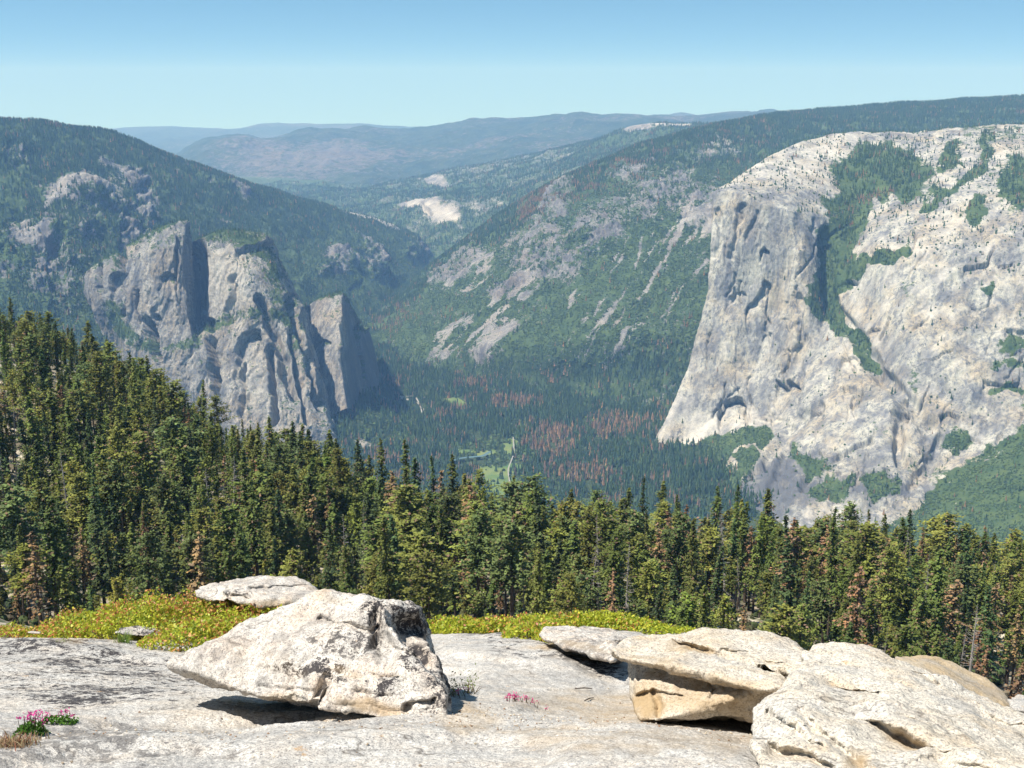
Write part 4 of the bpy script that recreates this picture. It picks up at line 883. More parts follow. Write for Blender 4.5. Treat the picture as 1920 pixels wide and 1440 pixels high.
# ------------------------------------------------------------------ where the trees stand
ENVX = [-100, 0, 60, 130, 180, 260, 310, 380, 430, 480, 560, 620, 690, 730, 800, 850, 900, 960, 1010, 1080, 1160, 1230, 1290, 1340, 1380, 1430, 1500, 1560, 1650, 1710, 1790, 1850, 1920, 2050]
ENVY = [550, 560, 568, 600, 625, 650, 690, 745, 790, 772, 790, 820, 830, 830, 842, 852, 882, 892, 897, 935, 915, 905, 950, 920, 915, 930, 955, 950, 962, 960, 968, 990, 1000, 1010]
rng = np.random.default_rng(77)
T = []   # x, y, z, height, kind, width factor, forced
def add_px(px, pytop, D, kind, wf=1.0, key=True):
    # stand at depth D, top seen at (px, pytop)
    tp = P(px, pytop, D); zg = float(zground(tp[0], D)); h = tp[2] - zg
    if h < 6: return
    T.append([tp[0], D, zg, h, kind, wf, key])
for a in [(18, 556, 690, 'fir'), (38, 590, 640, 'fir'), (72, 585, 660, 'fir'), (100, 600, 600, 'fir'), (128, 612, 640, 'fir'), (158, 600, 640, 'fir'), (178, 625, 600, 'fir'),
          (205, 640, 600, 'pine'), (240, 660, 590, 'fir'), (275, 665, 580, 'fir'), (300, 690, 540, 'pine'), (318, 715, 500, 'pine', 1.2), (375, 712, 520, 'fir'), (404, 742, 500, 'pine', 1.2), (455, 785, 520, 'fir', 0.8),
          (505, 778, 440, 'fir'), (540, 790, 440, 'fir'), (560, 795, 450, 'fir'), (585, 805, 440, 'fir'), (612, 802, 440, 'fir', 0.8), (628, 822, 430, 'fir', 0.8), (665, 820, 430, 'fir', 0.85),
          (692, 850, 430, 'fir', 0.8), (718, 818, 430, 'fir', 0.9), (762, 822, 420, 'fir', 0.9), (815, 852, 430, 'fir', 0.8), (850, 850, 420, 'fir', 1.0), (898, 882, 420, 'pine', 1.0), (932, 925, 430, 'fir', 0.7), (958, 890, 430, 'fir', 0.85),
          (1010, 893, 410, 'pine', 1.2), (1065, 915, 430, 'fir', 0.9), (1115, 918, 440, 'pine', 0.9), (1165, 893, 440, 'snag', 1.3), (1170, 912, 400, 'fir', 1.0), (1206, 896, 430, 'fir', 0.85), (1236, 900, 425, 'fir', 0.75),
          (1270, 925, 430, 'fir', 0.6), (1288, 948, 400, 'dying', 0.9), (1342, 913, 410, 'fir', 0.95), (1383, 906, 420, 'fir', 0.8), (1445, 918, 400, 'fir', 1.0), (1475, 950, 410, 'snag', 0.6), (1505, 978, 390, 'fir'), (1552, 935, 420, 'snag', 0.6),
          (1562, 952, 410, 'fir', 1.0), (1596, 945, 410, 'pine', 1.0), (1634, 955, 420, 'fir', 0.8), (1658, 962, 420, 'fir', 0.8), (1712, 955, 410, 'fir', 1.0), (1784, 963, 400, 'pine', 1.2), (1820, 985, 400, 'pine', 1.1), (1855, 985, 400, 'dying', 1.0), (1905, 992, 390, 'pine', 1.3),
          (1040, 972, 390, 'dying', 1.1), (1018, 975, 400, 'dying', 1.0), (972, 940, 400, 'dying', 0.9), (975, 1028, 300, 'dying', 0.9), (982, 1052, 280, 'snag', 1.0), (873, 1062, 290, 'dying', 1.0), (936, 1070, 285, 'dying', 0.9), (1082, 940, 420, 'dying', 0.8),
          (1232, 978, 380, 'dying', 1.1), (1206, 968, 400, 'dying', 0.9), (1403, 985, 380, 'dying', 1.2), (1110, 1082, 300, 'snag', 0.9), (1303, 1090, 300, 'snag', 1.0), (812, 975, 340, 'snag', 0.9), (895, 1000, 350, 'dying', 0.7), (1510, 1060, 330, 'dying', 1.0),
          (1785, 1085, 275, 'dying', 1.7), (1864, 1090, 280, 'dying', 1.2), (1722, 1190, 265, 'dying', 1.3), (1808, 1170, 262, 'snag', 1.0), (1706, 985, 380, 'snag', 0.9), (1868, 1050, 330, 'snag', 0.8), (1585, 950, 420, 'dying', 0.9), (1718, 1118, 320, 'dying', 0.9),
          (420, 905, 380, 'snag', 1.1), (105, 960, 350, 'dying', 1.0), (250, 1000, 330, 'snag', 0.9), (625, 918, 360, 'dying', 0.7), (345, 975, 330, 'snag', 0.8), (22, 660, 620, 'dying', 1.0), (150, 640, 620, 'dying', 1.0), (1925, 1095, 300, 'snag', 1.1), (1390, 1145, 262, 'dying', 0.8),
          (1630, 1050, 330, 'pine', 1.3), (1100, 1000, 350, 'fir', 1.2), (1460, 1080, 300, 'fir', 1.2), (1690, 1080, 300, 'pine', 1.2), (1660, 1170, 265, 'snag', 0.8), (315, 1075, 290, 'snag', 1.1), (470, 1075, 300, 'fir', 1.1), (575, 985, 340, 'fir', 1.1), (1550, 1090, 300, 'pine', 1.2)]:
    add_px(*a)
cell = {}
def ok_place(x, y, dmin):
    g = (int(x // 4), int(y // 4))
    for i in (-1, 0, 1):
        for j in (-1, 0, 1):
            for (a, b) in cell.get((g[0] + i, g[1] + j), ()):
                if (a - x) ** 2 + (b - y) ** 2 < dmin * dmin: return False
    cell.setdefault(g, []).append((x, y)); return True
for t in T: ok_place(t[0], t[1], 0)
cand = 9500
ys = 235 + (800 - 235) * rng.uniform(0, 1, cand) ** 1.15
uu = rng.uniform(-0.46, 0.45, cand); xs = uu * ys; zs = zground(xs, ys)
openn = fbm(np.stack([xs, ys, 0 * xs], -1), 42, 3, off=3.3)
bpx, bpy_ = proj(np.stack([xs, ys, zs], -1))
hs = np.clip(rng.normal(23, 8, cand), 8, 38)
kr = rng.uniform(size=cand)
for i in range(cand):
    x, y, z, h = xs[i], ys[i], zs[i], hs[i]
    if y > 430 and openn[i] > 0.10 and bpx[i] < 480: continue
    if y > 560 and rng.uniform() < 0.2: continue
    if openn[i] > 0.36: continue
    if y > 590 and bpx[i] > 480: continue
    if y < 300: h = h * rng.uniform(0.55, 0.95)
    if y > 560: h *= 0.95
    p2 = proj(np.array([x, y, z + h])); env = np.interp(p2[0], ENVX, ENVY) + rng.uniform(4, 46)
    if p2[1] < env:
        zt = P(p2[0], env, y)[2]; h = zt - z
        if h < 9: continue
    if not ok_place(x, y, 4.5 if y < 420 else 5.4): continue
    right = bpx[i] > 850
    k = kr[i]
    kind = 'fir' if k < 0.53 else 'pine' if k < 0.82 else 'dying' if k < (0.955 if right else 0.885) else 'snag' if k < (0.985 if right else 0.93) else 'fir'
    T.append([x, y, z, h, kind, rng.uniform(0.7, 1.25) * (1.12 if h < 18 else 1.0), False])
print('TREES', len(T))
# nearest in front hides: rank by how much of each tree rises above the trees standing in front of it
order = sorted(range(len(T)), key=lambda i: T[i][1]); hor = np.full(1000, 2000.0); vis = np.zeros(len(T))
for i in order:
    x, y, z, h, kind, wf, key = T[i]
    a = proj(np.array([x, y, z + h])); b = proj(np.array([x, y, z]))
    wpx = 2.2 * wf * (h / 25) * F / y; c0, c1 = int((a[0] - wpx) / 2), int((a[0] + wpx) / 2) + 1
    if c1 < 0 or c0 > 959: vis[i] = 0; continue
    c0 = max(c0, 0); c1 = min(max(c1, c0 + 1), 960)
    lo_ = np.minimum(hor[c0:c1], min(b[1], np.interp(a[0], [0, 60, 460, 800, 1250, 1500, 1700, 1920], [1165, 1150, 1120, 1140, 1180, 1190, 1220, 1300])))
    vis[i] = np.maximum(lo_ - a[1], 0).sum() * 2 * (1.3 if kind in ('dying', 'snag') else 1)
    hor[c0:c1] = np.minimum(hor[c0:c1], a[1] + 0.25 * (b[1] - a[1]))
rank = sorted(range(len(T)), key=lambda i: -vis[i] - (1e4 if T[i][6] else 0))
solo = [i for i in rank[:300] if vis[i] > 30 or T[i][6]]; solo_set = set(solo)

# landmarks that locate a tree in the picture
LMX = [(-60, 70, 'at the far left edge'), (70, 170, 'left of the pointed spire'), (170, 290, 'at the pointed spire foot'), (290, 385, 'below the pointed spire'), (385, 470, 'below the broad middle rock'),
       (470, 560, 'above the flat topped slab'), (560, 650, 'right of the broad middle rock'), (650, 740, 'below the shaded lower rock'), (740, 830, 'right of the shaded lower rock'), (830, 930, 'left of the meadow'),
       (930, 1010, 'below the green meadow'), (1010, 1100, 'below the rusty valley stand'), (1100, 1200, 'above the yellow shrub mat'), (1200, 1290, 'under the foot of the pale cliff'), (1290, 1380, 'under the pale cliff talus'),
       (1380, 1470, 'above the overhanging boulder'), (1470, 1570, 'below the dark lower buttress'), (1570, 1680, 'above the broad right outcrop'), (1680, 1790, 'above the tan slab'), (1790, 2000, 'at the far right edge')]
def row_name(py, px):
    e = float(np.interp(px, ENVX, ENVY))
    q = (py - e) / (1170 - e)
    return ('on the skyline row' if q < 0.12 else 'just under the skyline row' if q < 0.3 else 'at mid slope' if q < 0.55 else 'in the lower rows' if q < 0.8 else 'in the bottom row')
ORD = ['leftmost', 'second from left', 'third from left', 'fourth from left', 'fifth from left', 'sixth from left', 'seventh from left', 'eighth from left', 'ninth from left', 'tenth from left', 'eleventh from left', 'twelfth from left']
desc = {'fir': ('slim green fir', 'fir tree'), 'pine': ('round headed green pine', 'pine tree'), 'dying': ('rusty brown dying conifer', 'dying tree'), 'snag': ('bare grey dead tree', 'dead tree')}
nm = {'fir': 'fir_tree', 'pine': 'pine_tree', 'dying': 'dying_tree', 'snag': 'dead_tree'}
grp = {'fir': 'green firs on the slope below the dome', 'pine': 'green pines on the slope below the dome', 'dying': 'rusty dying conifers on the slope', 'snag': 'grey dead trees on the slope'}
cells = {}
for i in solo:
    x, y, z, h, kind, wf, key = T[i]; a = proj(np.array([x, y, z + h]))
    xn = next((n_ for lo_, hi, n_ in LMX if lo_ <= a[0] < hi), LMX[0][2] if a[0] < 0 else LMX[-1][2])
    cells.setdefault((kind, xn, row_name(a[1], a[0])), []).append((a[0], i))
LBL = {}
for (kind, xn, rn), lst in cells.items():
    lst.sort()
    for k, (_, i) in enumerate(lst):
        pre = '' if len(lst) == 1 else ORD[min(k, 11)] + ' '
        t_ = f"{pre}{desc[kind][0]} {rn} {xn}"
        if len(t_.split()) > 16: t_ = t_.replace('round headed green pine', 'green pine').replace('rusty brown dying conifer', 'rusty conifer').replace('bare grey dead tree', 'grey snag')
        if len(t_.split()) > 16: t_ = t_.replace('skyline row', 'skyline').replace('slim green fir', 'green fir')
        LBL[i] = t_
for n_, i in enumerate(solo):
    x, y, z, h, kind, wf, key = T[i]
    e = link(bpy.data.objects.new(nm[kind], None)); e.location = (x, y, z - 0.3); s = h / 25.0
    wf = wf * random.uniform(0.95, 1.35 if kind in ('pine', 'dying') else 1.15)
    e.rotation_euler = (random.gauss(0, 0.022), random.gauss(0, 0.022), random.uniform(0, 6.28)); e.scale = (s * wf, s * wf, s)
    tag(e, LBL[i], desc[kind][1], grp[kind])
    cm, wm = PM[kind, random.randrange(len(KINDS[kind]))]
    if cm: obj('crown', cm, e)
    obj('branches' if kind == 'snag' else 'trunk', wm, e)
# everything else in the stand as one mass of crowns and trunks
rest = [i for i in range(len(T)) if i not in solo_set and (vis[i] > 0 or T[i][1] < 800)]
rest = [i for i in rest if -120 < proj(np.array(T[i][:3]))[0] < 2040]
lv, lf, lc, wv, wf_, wc, lb, wb = [], [], [], [], [], [], 0, 0
for i in rest:
    x, y, z, h, kind, wf, key = T[i]; cr, wd = random.choice(LOWK[kind]); s = h / 25.0; a = random.uniform(0, 6.28); c, s_ = math.cos(a), math.sin(a)
    Rm_ = np.array([[c * s * wf, -s_ * s * wf, 0], [s_ * s * wf, c * s * wf, 0], [0, 0, s]]); off = np.array([x, y, z - 0.3])
    v = wd[0] @ Rm_.T + off; wv.append(v); wf_.append(wd[1] + wb); wb += len(v)
    wc.append(np.tile((0.28, 0.26, 0.24) if kind == 'snag' else (0.07, 0.052, 0.04), (len(v), 1)))
    if cr is not None:
        v = cr[0] @ Rm_.T + off; lv.append(v); lf.append(cr[1] + lb); lb += len(v); lc.append(cr[2] * random.uniform(0.72, 1.3) * np.array([random.uniform(0.85, 1.2), 1, random.uniform(0.8, 1.2)]))
V = np.concatenate(lv + wv); Fc = np.concatenate([np.concatenate(lf), np.concatenate(wf_) + lb]); cc = np.concatenate(lc + wc)
o = obj('conifer_forest', mesh('conifer_forest', V, Fc, [M['bulk']], {'col': cc}, smooth=False))
tag(o, 'dense mixed conifer stand filling the slope below the dome between the nearer trees', 'forest', kind='stuff')
print('SOLO', len(solo), 'REST', len(rest), len(Fc))
del lv, lf, lc, wv, V, Fc, cc
# low brush and boulders scattered over the forest floor
nb = 9000; ys = 240 + 560 * rng.uniform(0, 1, nb); xs = rng.uniform(-0.45, 0.45, nb) * ys; zs = zground(xs, ys)
hh = rng.uniform(1.0, 3.2, nb)
v_, f_, c_ = stamp(BLOBS, np.stack([xs, ys, zs - 0.3], -1), np.stack([hh * 0.8, hh], -1), pick(np.array([[0.055, 0.075, 0.025], [0.08, 0.085, 0.035], [0.09, 0.075, 0.045]]), nb, rng), rng)
o = obj('understory', mesh('understory', v_, f_, [M['fartree']], {'col': c_}, smooth=False)); tag(o, 'low brush on the forest floor', 'brush', kind='stuff')
# ================================================================== GRANITE DOME UNDERFOOT
def zslab0(x, y):
    x = np.asarray(x, float); y = np.asarray(y, float)
    z = np.interp(y, [-8, -2, 0, 2.5, 4.5, 7, 9.6, 13, 15.5, 18, 24, 35, 60], [-1.7, -1.62, -1.66, -2.02, -2.63, -3.66, -4.73, -5.95, -7.1, -8.9, -15.5, -33, -74])
    u = x / (np.abs(y) + 1.5)
    z = z - np.maximum(y, 0) * 0.085 * sstep(0.13, 0.40, u)
    z = z - 0.12 * np.exp(-((x - 0.9)**2 / 1.2 + (y - 7.5)**2 / 3.0))              # dip between the two boulders
    z = z + 0.10 * np.exp(-((x + 1.3)**2 / 3.0 + (y - 5.2)**2 / 0.5))              # near swell, left of centre
    z = z + 0.10 * np.exp(-((x - 0.2)**2 / 2.2 + (y - 10.5)**2 / 3.0))
    z = z + 0.16 * np.exp(-((x + 4.6)**2 / 1.4 + (y - 10.2)**2 / 1.5))             # low shelf at far left
    return z
def zslab(x, y):
    q = np.stack([x, y, 0 * np.asarray(x, float)], -1)
    z = zslab0(x, y) + 0.07 * fbm(q, 2.3, 3, off=2.2, scale=(1, 0.7, 1)) + 0.10 * terr(q, 2.8, 2.5, 6.2, (1, 0.8, 1), 2) + 0.012 * fbm(q, 0.45, 3, off=8.2, scale=(1, 0.6, 1))
    # exfoliation step running from the lower left
    e = (y - (5.45 + 0.30 * (x + 1.75) + 0.12 * np.sin(3 * x)))
    z = z - 0.17 * sstep(-0.03, 0.14, e) * sstep(-0.7, -1.6, x) * np.exp(-np.maximum(e, 0) / 0.9)
    return z
us = np.concatenate([np.linspace(-1.6, -0.47, 60)[:-1], np.linspace(-0.47, 0.47, 900), np.linspace(0.47, 1.6, 60)[1:]])
Ds = np.concatenate([np.linspace(-8, 3.4, 50)[:-1], 3.4 * (17 / 3.4) ** np.linspace(0, 1, 640), np.linspace(17.3, 60, 60)])
U, DD = np.meshgrid(us, Ds); X = U * (np.maximum(DD, 0) + 1.2 * np.exp(-np.maximum(DD, 0) / 3.0) + 4 * np.exp(-np.maximum(DD + 4, 0) / 3))
Zs = zslab(X, DD)
G = np.stack([X, DD, Zs], -1)
q = G.copy(); q[..., 2] = 0
G[..., 2] += 0.006 * fbm(q, 0.11, 3, 0.6, 4.4) + 0.0035 * fbm(q, 0.035, 2, 0.6, 1.4)
G = G[::-1]; px, py = proj(G); wx, wy = warp(px, py, 14, 60)
near = G[..., 1] > 3
lich = np.where(near, 0.25 + 0.95 * np.maximum.reduce([blob(wx, wy, 130, 1260, 270, 60, 4), blob(wx, wy, 60, 1215, 130, 30), 0.8 * blob(wx, wy, 1120, 1240, 90, 20, 25), 0.8 * blob(wx, wy, 1020, 1215, 130, 16, 10), 0.35 * blob(wx, wy, 200, 1400, 250, 40)]), 0.3)
stain = np.where(near, np.maximum.reduce([0.45 * blob(wx, wy, 1180, 1330, 200, 30, 5), 0.5 * blob(wx, wy, 880, 1345, 60, 22), 0.35 * blob(wx, wy, 1250, 1390, 260, 24), 0.6 * blob(wx, wy, 1060, 1222, 70, 6, 10), 0.35 * blob(wx, wy, 250, 1195, 160, 10), 0.3 * blob(wx, wy, 1000, 1375, 90, 8)]), 0.0)
o = obj('bedrock', mesh('bedrock', G.reshape(-1, 3), grid_faces(*G.shape[:2]), [M['slab']], {'lich': lich.reshape(-1), 'stain': stain.reshape(-1)})); o['kind'] = 'structure'

def slabD(px, py, lo=3.0, hi=17.0):
    """distance at which the sight line through a photo pixel meets the bedrock"""
    Dg = np.linspace(lo, hi, 500); p = P(px, py, Dg); dz = p[:, 2] - zslab(p[:, 0], p[:, 1]); k = np.where(dz < 0)[0]
    return float(Dg[k[0]]) if len(k) else hi

# ------------------------------------------------------------------ boulders
def boulder(name, hulls, voxel, mat, sculpt=(), label='', cat='boulder', group=None, smooth=4, rough=1.0, stains=(), lichens=(), seed=0, base_l=0.45, part=None, base_s=0.0):
    bm = bmesh.new()
    for h in hulls:
        b2 = bmesh.new()
        for p in h: b2.verts.new(Vector([float(c) for c in P(*p)]))
        r = bmesh.ops.convex_hull(b2, input=b2.verts)
        bmesh.ops.delete(b2, geom=[g for g in r['geom_interior'] if isinstance(g, bmesh.types.BMVert)], context='VERTS')
        bmesh.ops.recalc_face_normals(b2, faces=b2.faces)
        t = bpy.data.meshes.new('t'); b2.to_mesh(t); b2.free(); bm.from_mesh(t); bpy.data.meshes.remove(t)
    me = bpy.data.meshes.new('t'); bm.to_mesh(me); bm.free()
    to = bpy.data.objects.new('t', me); C.objects.link(to)
    md = to.modifiers.new('r', 'REMESH'); md.mode = 'VOXEL'; md.voxel_size = voxel
    sm = to.modifiers.new('s', 'SMOOTH'); sm.factor = 0.6; sm.iterations = smooth
    dg = bpy.context.evaluated_depsgraph_get(); ev = to.evaluated_get(dg); m2 = bpy.data.meshes.new_from_object(ev)
    bpy.data.objects.remove(to); bpy.data.meshes.remove(me)
    nV = len(m2.vertices); V = np.empty(nV * 3, np.float32); m2.vertices.foreach_get('co', V); V = V.reshape(-1, 3).astype(float)
    Nn = np.empty(nV * 3, np.float32); m2.vertices.foreach_get('normal', Nn); Nn = Nn.reshape(-1, 3)
    px, py = proj(V); q = np.stack([px, py, 0 * px], -1)
    wx = px + 5 * fbm(q, 45, 3, off=seed + 1.0); wy = py + 5 * fbm(q, 45, 3, off=seed + 5.0)
    view = V / np.linalg.norm(V, axis=1)[:, None]; facing = sstep(0.0, 0.3, -(view * Nn).sum(1))
    dn = rough * (0.035 * ridged(V, 0.55, 3, 0.5, seed + 0.3, (1, 1, 1.6)) - 0.03 + 0.018 * fbm(V, 0.2, 4, 0.6, seed) + 0.006 * fbm(V, 0.05, 3, 0.6, seed + 2))
    V = V + Nn * dn[:, None]
    dep = np.zeros(nV)
    for kind, pts, w_, d_ in sculpt:
        dep += d_ * (ledge(wx, wy, pts, w_, 2.0, 8) if kind == 'l' else ledge(wx, wy, pts, w_, 7.0, 30) if kind == 'e' else stroke(wx, wy, pts, w_, 1.0) if kind == 's' else blob(wx, wy, *pts, edge=0.6))
    V = V + view * (dep * facing)[:, None]
    fin = 0.004 * fbm(V, 0.03, 2, 0.6, seed + 9); V = V + Nn * fin[:, None]
    m2.vertices.foreach_set('co', V.astype(np.float32).ravel())
    m2.polygons.foreach_set('use_smooth', np.ones(len(m2.polygons), bool))
    st = np.full(nV, base_s); li = np.full(nV, base_l)
    for pts, a in stains: st = np.maximum(st, a * blob(wx, wy, *pts))
    for pts, a in lichens: li = np.maximum(li, a * blob(wx, wy, *pts))
    for n_, v_ in (('stain', st), ('lich', li)):
        a = m2.attributes.new(n_, 'FLOAT', 'POINT'); a.data.foreach_set('value', v_.astype(np.float32))
    m2.materials.clear(); m2.materials.append(mat); m2.name = name; m2.update()
    o = obj(name, m2)
    tag(o, label, cat, group)
    return o

# the big boulder left of centre
boulder('boulder', [
  [(600, 1112, 7.2), (640, 1112, 7.1), (705, 1124, 6.9), (600, 1114, 8.0), (700, 1124, 7.9), (500, 1160, 7.1), (480, 1170, 7.8), (440, 1215, 6.9), (600, 1308, 6.35), (700, 1330, 6.1),
   (500, 1300, 6.5), (500, 1306, 7.4), (700, 1335, 7.6), (780, 1250, 7.7), (760, 1220, 6.6), (820, 1300, 6.1), (800, 1330, 5.95), (805, 1320, 7.2)],
  [(600, 1118, 7.1), (700, 1126, 6.9), (788, 1140, 6.95), (790, 1142, 7.6), (640, 1118, 7.9), (700, 1180, 6.8), (796, 1200, 6.95), (800, 1210, 7.5), (700, 1240, 7.2), (812, 1235, 7.1)],
  [(318, 1246, 6.95), (325, 1240, 7.15), (400, 1212, 6.95), (420, 1200, 7.3), (470, 1168, 7.2), (540, 1135, 7.3), (440, 1290, 6.7), (345, 1262, 6.95), (500, 1309, 6.45), (585, 1320, 6.3), (560, 1310, 7.2), (600, 1180, 6.9), (380, 1275, 7.2), (420, 1280, 7.5)],
  [(600, 1290, 6.2), (720, 1270, 6.15), (800, 1265, 6.2), (828, 1285, 6.15), (838, 1310, 6.05), (842, 1345, 5.98), (838, 1364, 5.95), (780, 1362, 5.9), (690, 1344, 6.0), (600, 1326, 6.15), (690, 1340, 6.9), (830, 1352, 6.9), (820, 1290, 7.0)],
  [(780, 1190, 6.9), (800, 1205, 6.8), (818, 1240, 6.6), (832, 1290, 6.3), (835, 1295, 7.1), (812, 1230, 7.5), (740, 1300, 6.5), (740, 1200, 6.9)],
 ], 0.013, M['boulder'],
 [('b', (722, 1210, 20, 34, -14), 0, 0.16), ('b', (700, 1178, 10, 34, 8), 0, 0.10), ('b', (770, 1172, 26, 16, 20), 0, 0.09), ('s', [(596, 1150), (640, 1168), (690, 1176), (702, 1172)], 5, 0.045),
  ('l', [(735, 1206), (760, 1222), (785, 1240)], 14, 0.06), ('b', (790, 1232, 10, 22, -35), 0, 0.08), ('l', [(750, 1322), (790, 1314), (820, 1306)], 12, 0.09), ('b', (762, 1330, 8, 8, 0), 0, 0.05),
  ('s', [(612, 1270), (606, 1295), (590, 1318)], 12, 0.06), ('l', [(480, 1280), (540, 1288), (606, 1290)], 9, 0.03), ('l', [(640, 1318), (700, 1322), (760, 1330)], 7, 0.025), ('s', [(700, 1260), (740, 1272), (765, 1280)], 4, 0.03),
  ('b', (600, 1305, 14, 20, 20), 0, 0.05), ('l', [(660, 1290), (700, 1300), (740, 1302)], 8, 0.03)],
 'large pale lichen-stained boulder with a pointed left snout left of centre', seed=3,
 stains=[((700, 1325, 60, 14, 10), 0.55), ((650, 1262, 30, 8, 20), 0.35), ((500, 1240, 80, 20, 20), 0.15), ((600, 1118, 60, 8, 10), 0.3), ((530, 1305, 40, 10, 0), 0.4)],
 lichens=[((620, 1255, 34, 24, 30), 1.8), ((560, 1255, 50, 12, 0), 1.5), ((770, 1160, 44, 30, 20), 2.2), ((700, 1140, 20, 40, 0), 1.8), ((780, 1240, 34, 34, 40), 1.5), ((650, 1200, 90, 40, 0), 0.9), ((820, 1290, 20, 60, 0), 1.6), ((720, 1290, 60, 20, 0), 1.2)], base_l=0.4)
# flat topped slab behind it
boulder('boulder', [
  [(366, 1108, 12.3), (372, 1100, 12.6), (400, 1092, 12.7), (432, 1104, 12.2), (425, 1128, 12.0), (400, 1130, 12.1), (370, 1118, 12.2), (400, 1120, 13.3)],
  [(410, 1092, 12.7), (450, 1083, 12.7), (500, 1081, 12.7), (550, 1083, 12.7), (582, 1095, 12.6), (600, 1108, 12.4), (598, 1120, 12.1), (560, 1136, 12.0), (480, 1140, 11.9), (430, 1126, 11.9), (415, 1108, 12.1), (450, 1090, 13.7), (560, 1092, 13.7), (590, 1112, 13.5), (450, 1130, 13.5), (560, 1132, 13.4)],
  [(395, 1125, 12.6), (450, 1110, 12.9), (560, 1110, 13.0), (590, 1118, 12.8), (580, 1185, 12.2), (480, 1188, 12.2), (410, 1180, 12.5), (430, 1170, 13.4), (570, 1170, 13.4)]],
 0.02, M['boulder'], [('s', [(470, 1104), (530, 1100), (580, 1098)], 4, 0.06), ('l', [(425, 1112), (450, 1116), (470, 1122)], 10, 0.08), ('s', [(432, 1096), (428, 1110), (436, 1126)], 5, 0.06)],
 'flat topped pale slab rock behind the big boulder beside the left shrub mat', seed=12, base_l=0.35, stains=[((500, 1134, 60, 8, 0), 0.5)], lichens=[((450, 1110, 30, 8, 0), 0.9)], rough=0.8)
# small flat rock in the left shrub mat
boulder('rock', [[(212, 1187, 11.2), (222, 1178, 11.5), (255, 1174, 11.7), (290, 1176, 11.7), (330, 1188, 11.6), (320, 1195, 11.3), (285, 1192, 11.2), (240, 1190, 11.1), (250, 1186, 12.1), (310, 1188, 12.1)]],
 0.015, M['boulder'], [], 'small flat grey rock under the front edge of the left shrub mat', 'rock', seed=21, rough=0.5, base_l=1.0)
boulder('rock', [[(50, 1186, 10.6), (60, 1183, 10.8), (78, 1185, 10.7), (76, 1188, 10.5), (62, 1187, 11.0)]], 0.01, M['boulder'], [], 'tiny flat stone at the left end of the shrub mat', 'rock', seed=22, rough=0.15)
# flat slab in front of the right shrub mat
boulder('boulder', [
  [(1012, 1192, 10.3), (1016, 1180, 10.7), (1060, 1176, 11.0), (1120, 1176, 11.0), (1150, 1180, 10.9), (1174, 1196, 10.6), (1176, 1200, 10.3), (1150, 1206, 9.9), (1080, 1200, 9.9), (1020, 1200, 10.0), (1060, 1186, 11.7), (1160, 1198, 11.6)],
  [(1016, 1196, 10.2), (1060, 1200, 9.9), (1110, 1224, 9.4), (1150, 1240, 9.1), (1150, 1206, 9.4), (1176, 1210, 9.6), (1090, 1224, 9.5), (1040, 1209, 9.9), (1140, 1243, 9.2), (1170, 1240, 10.1), (1080, 1204, 10.7)]],
 0.014, M['boulder'], [('l', [(1125, 1202), (1140, 1206), (1170, 1202)], 7, 0.05)], 'low flat pale rock between the yellow shrub mat and the overhanging boulder', seed=31, rough=0.7, base_l=0.6, stains=[((1100, 1214, 60, 6, 12), 0.4)])
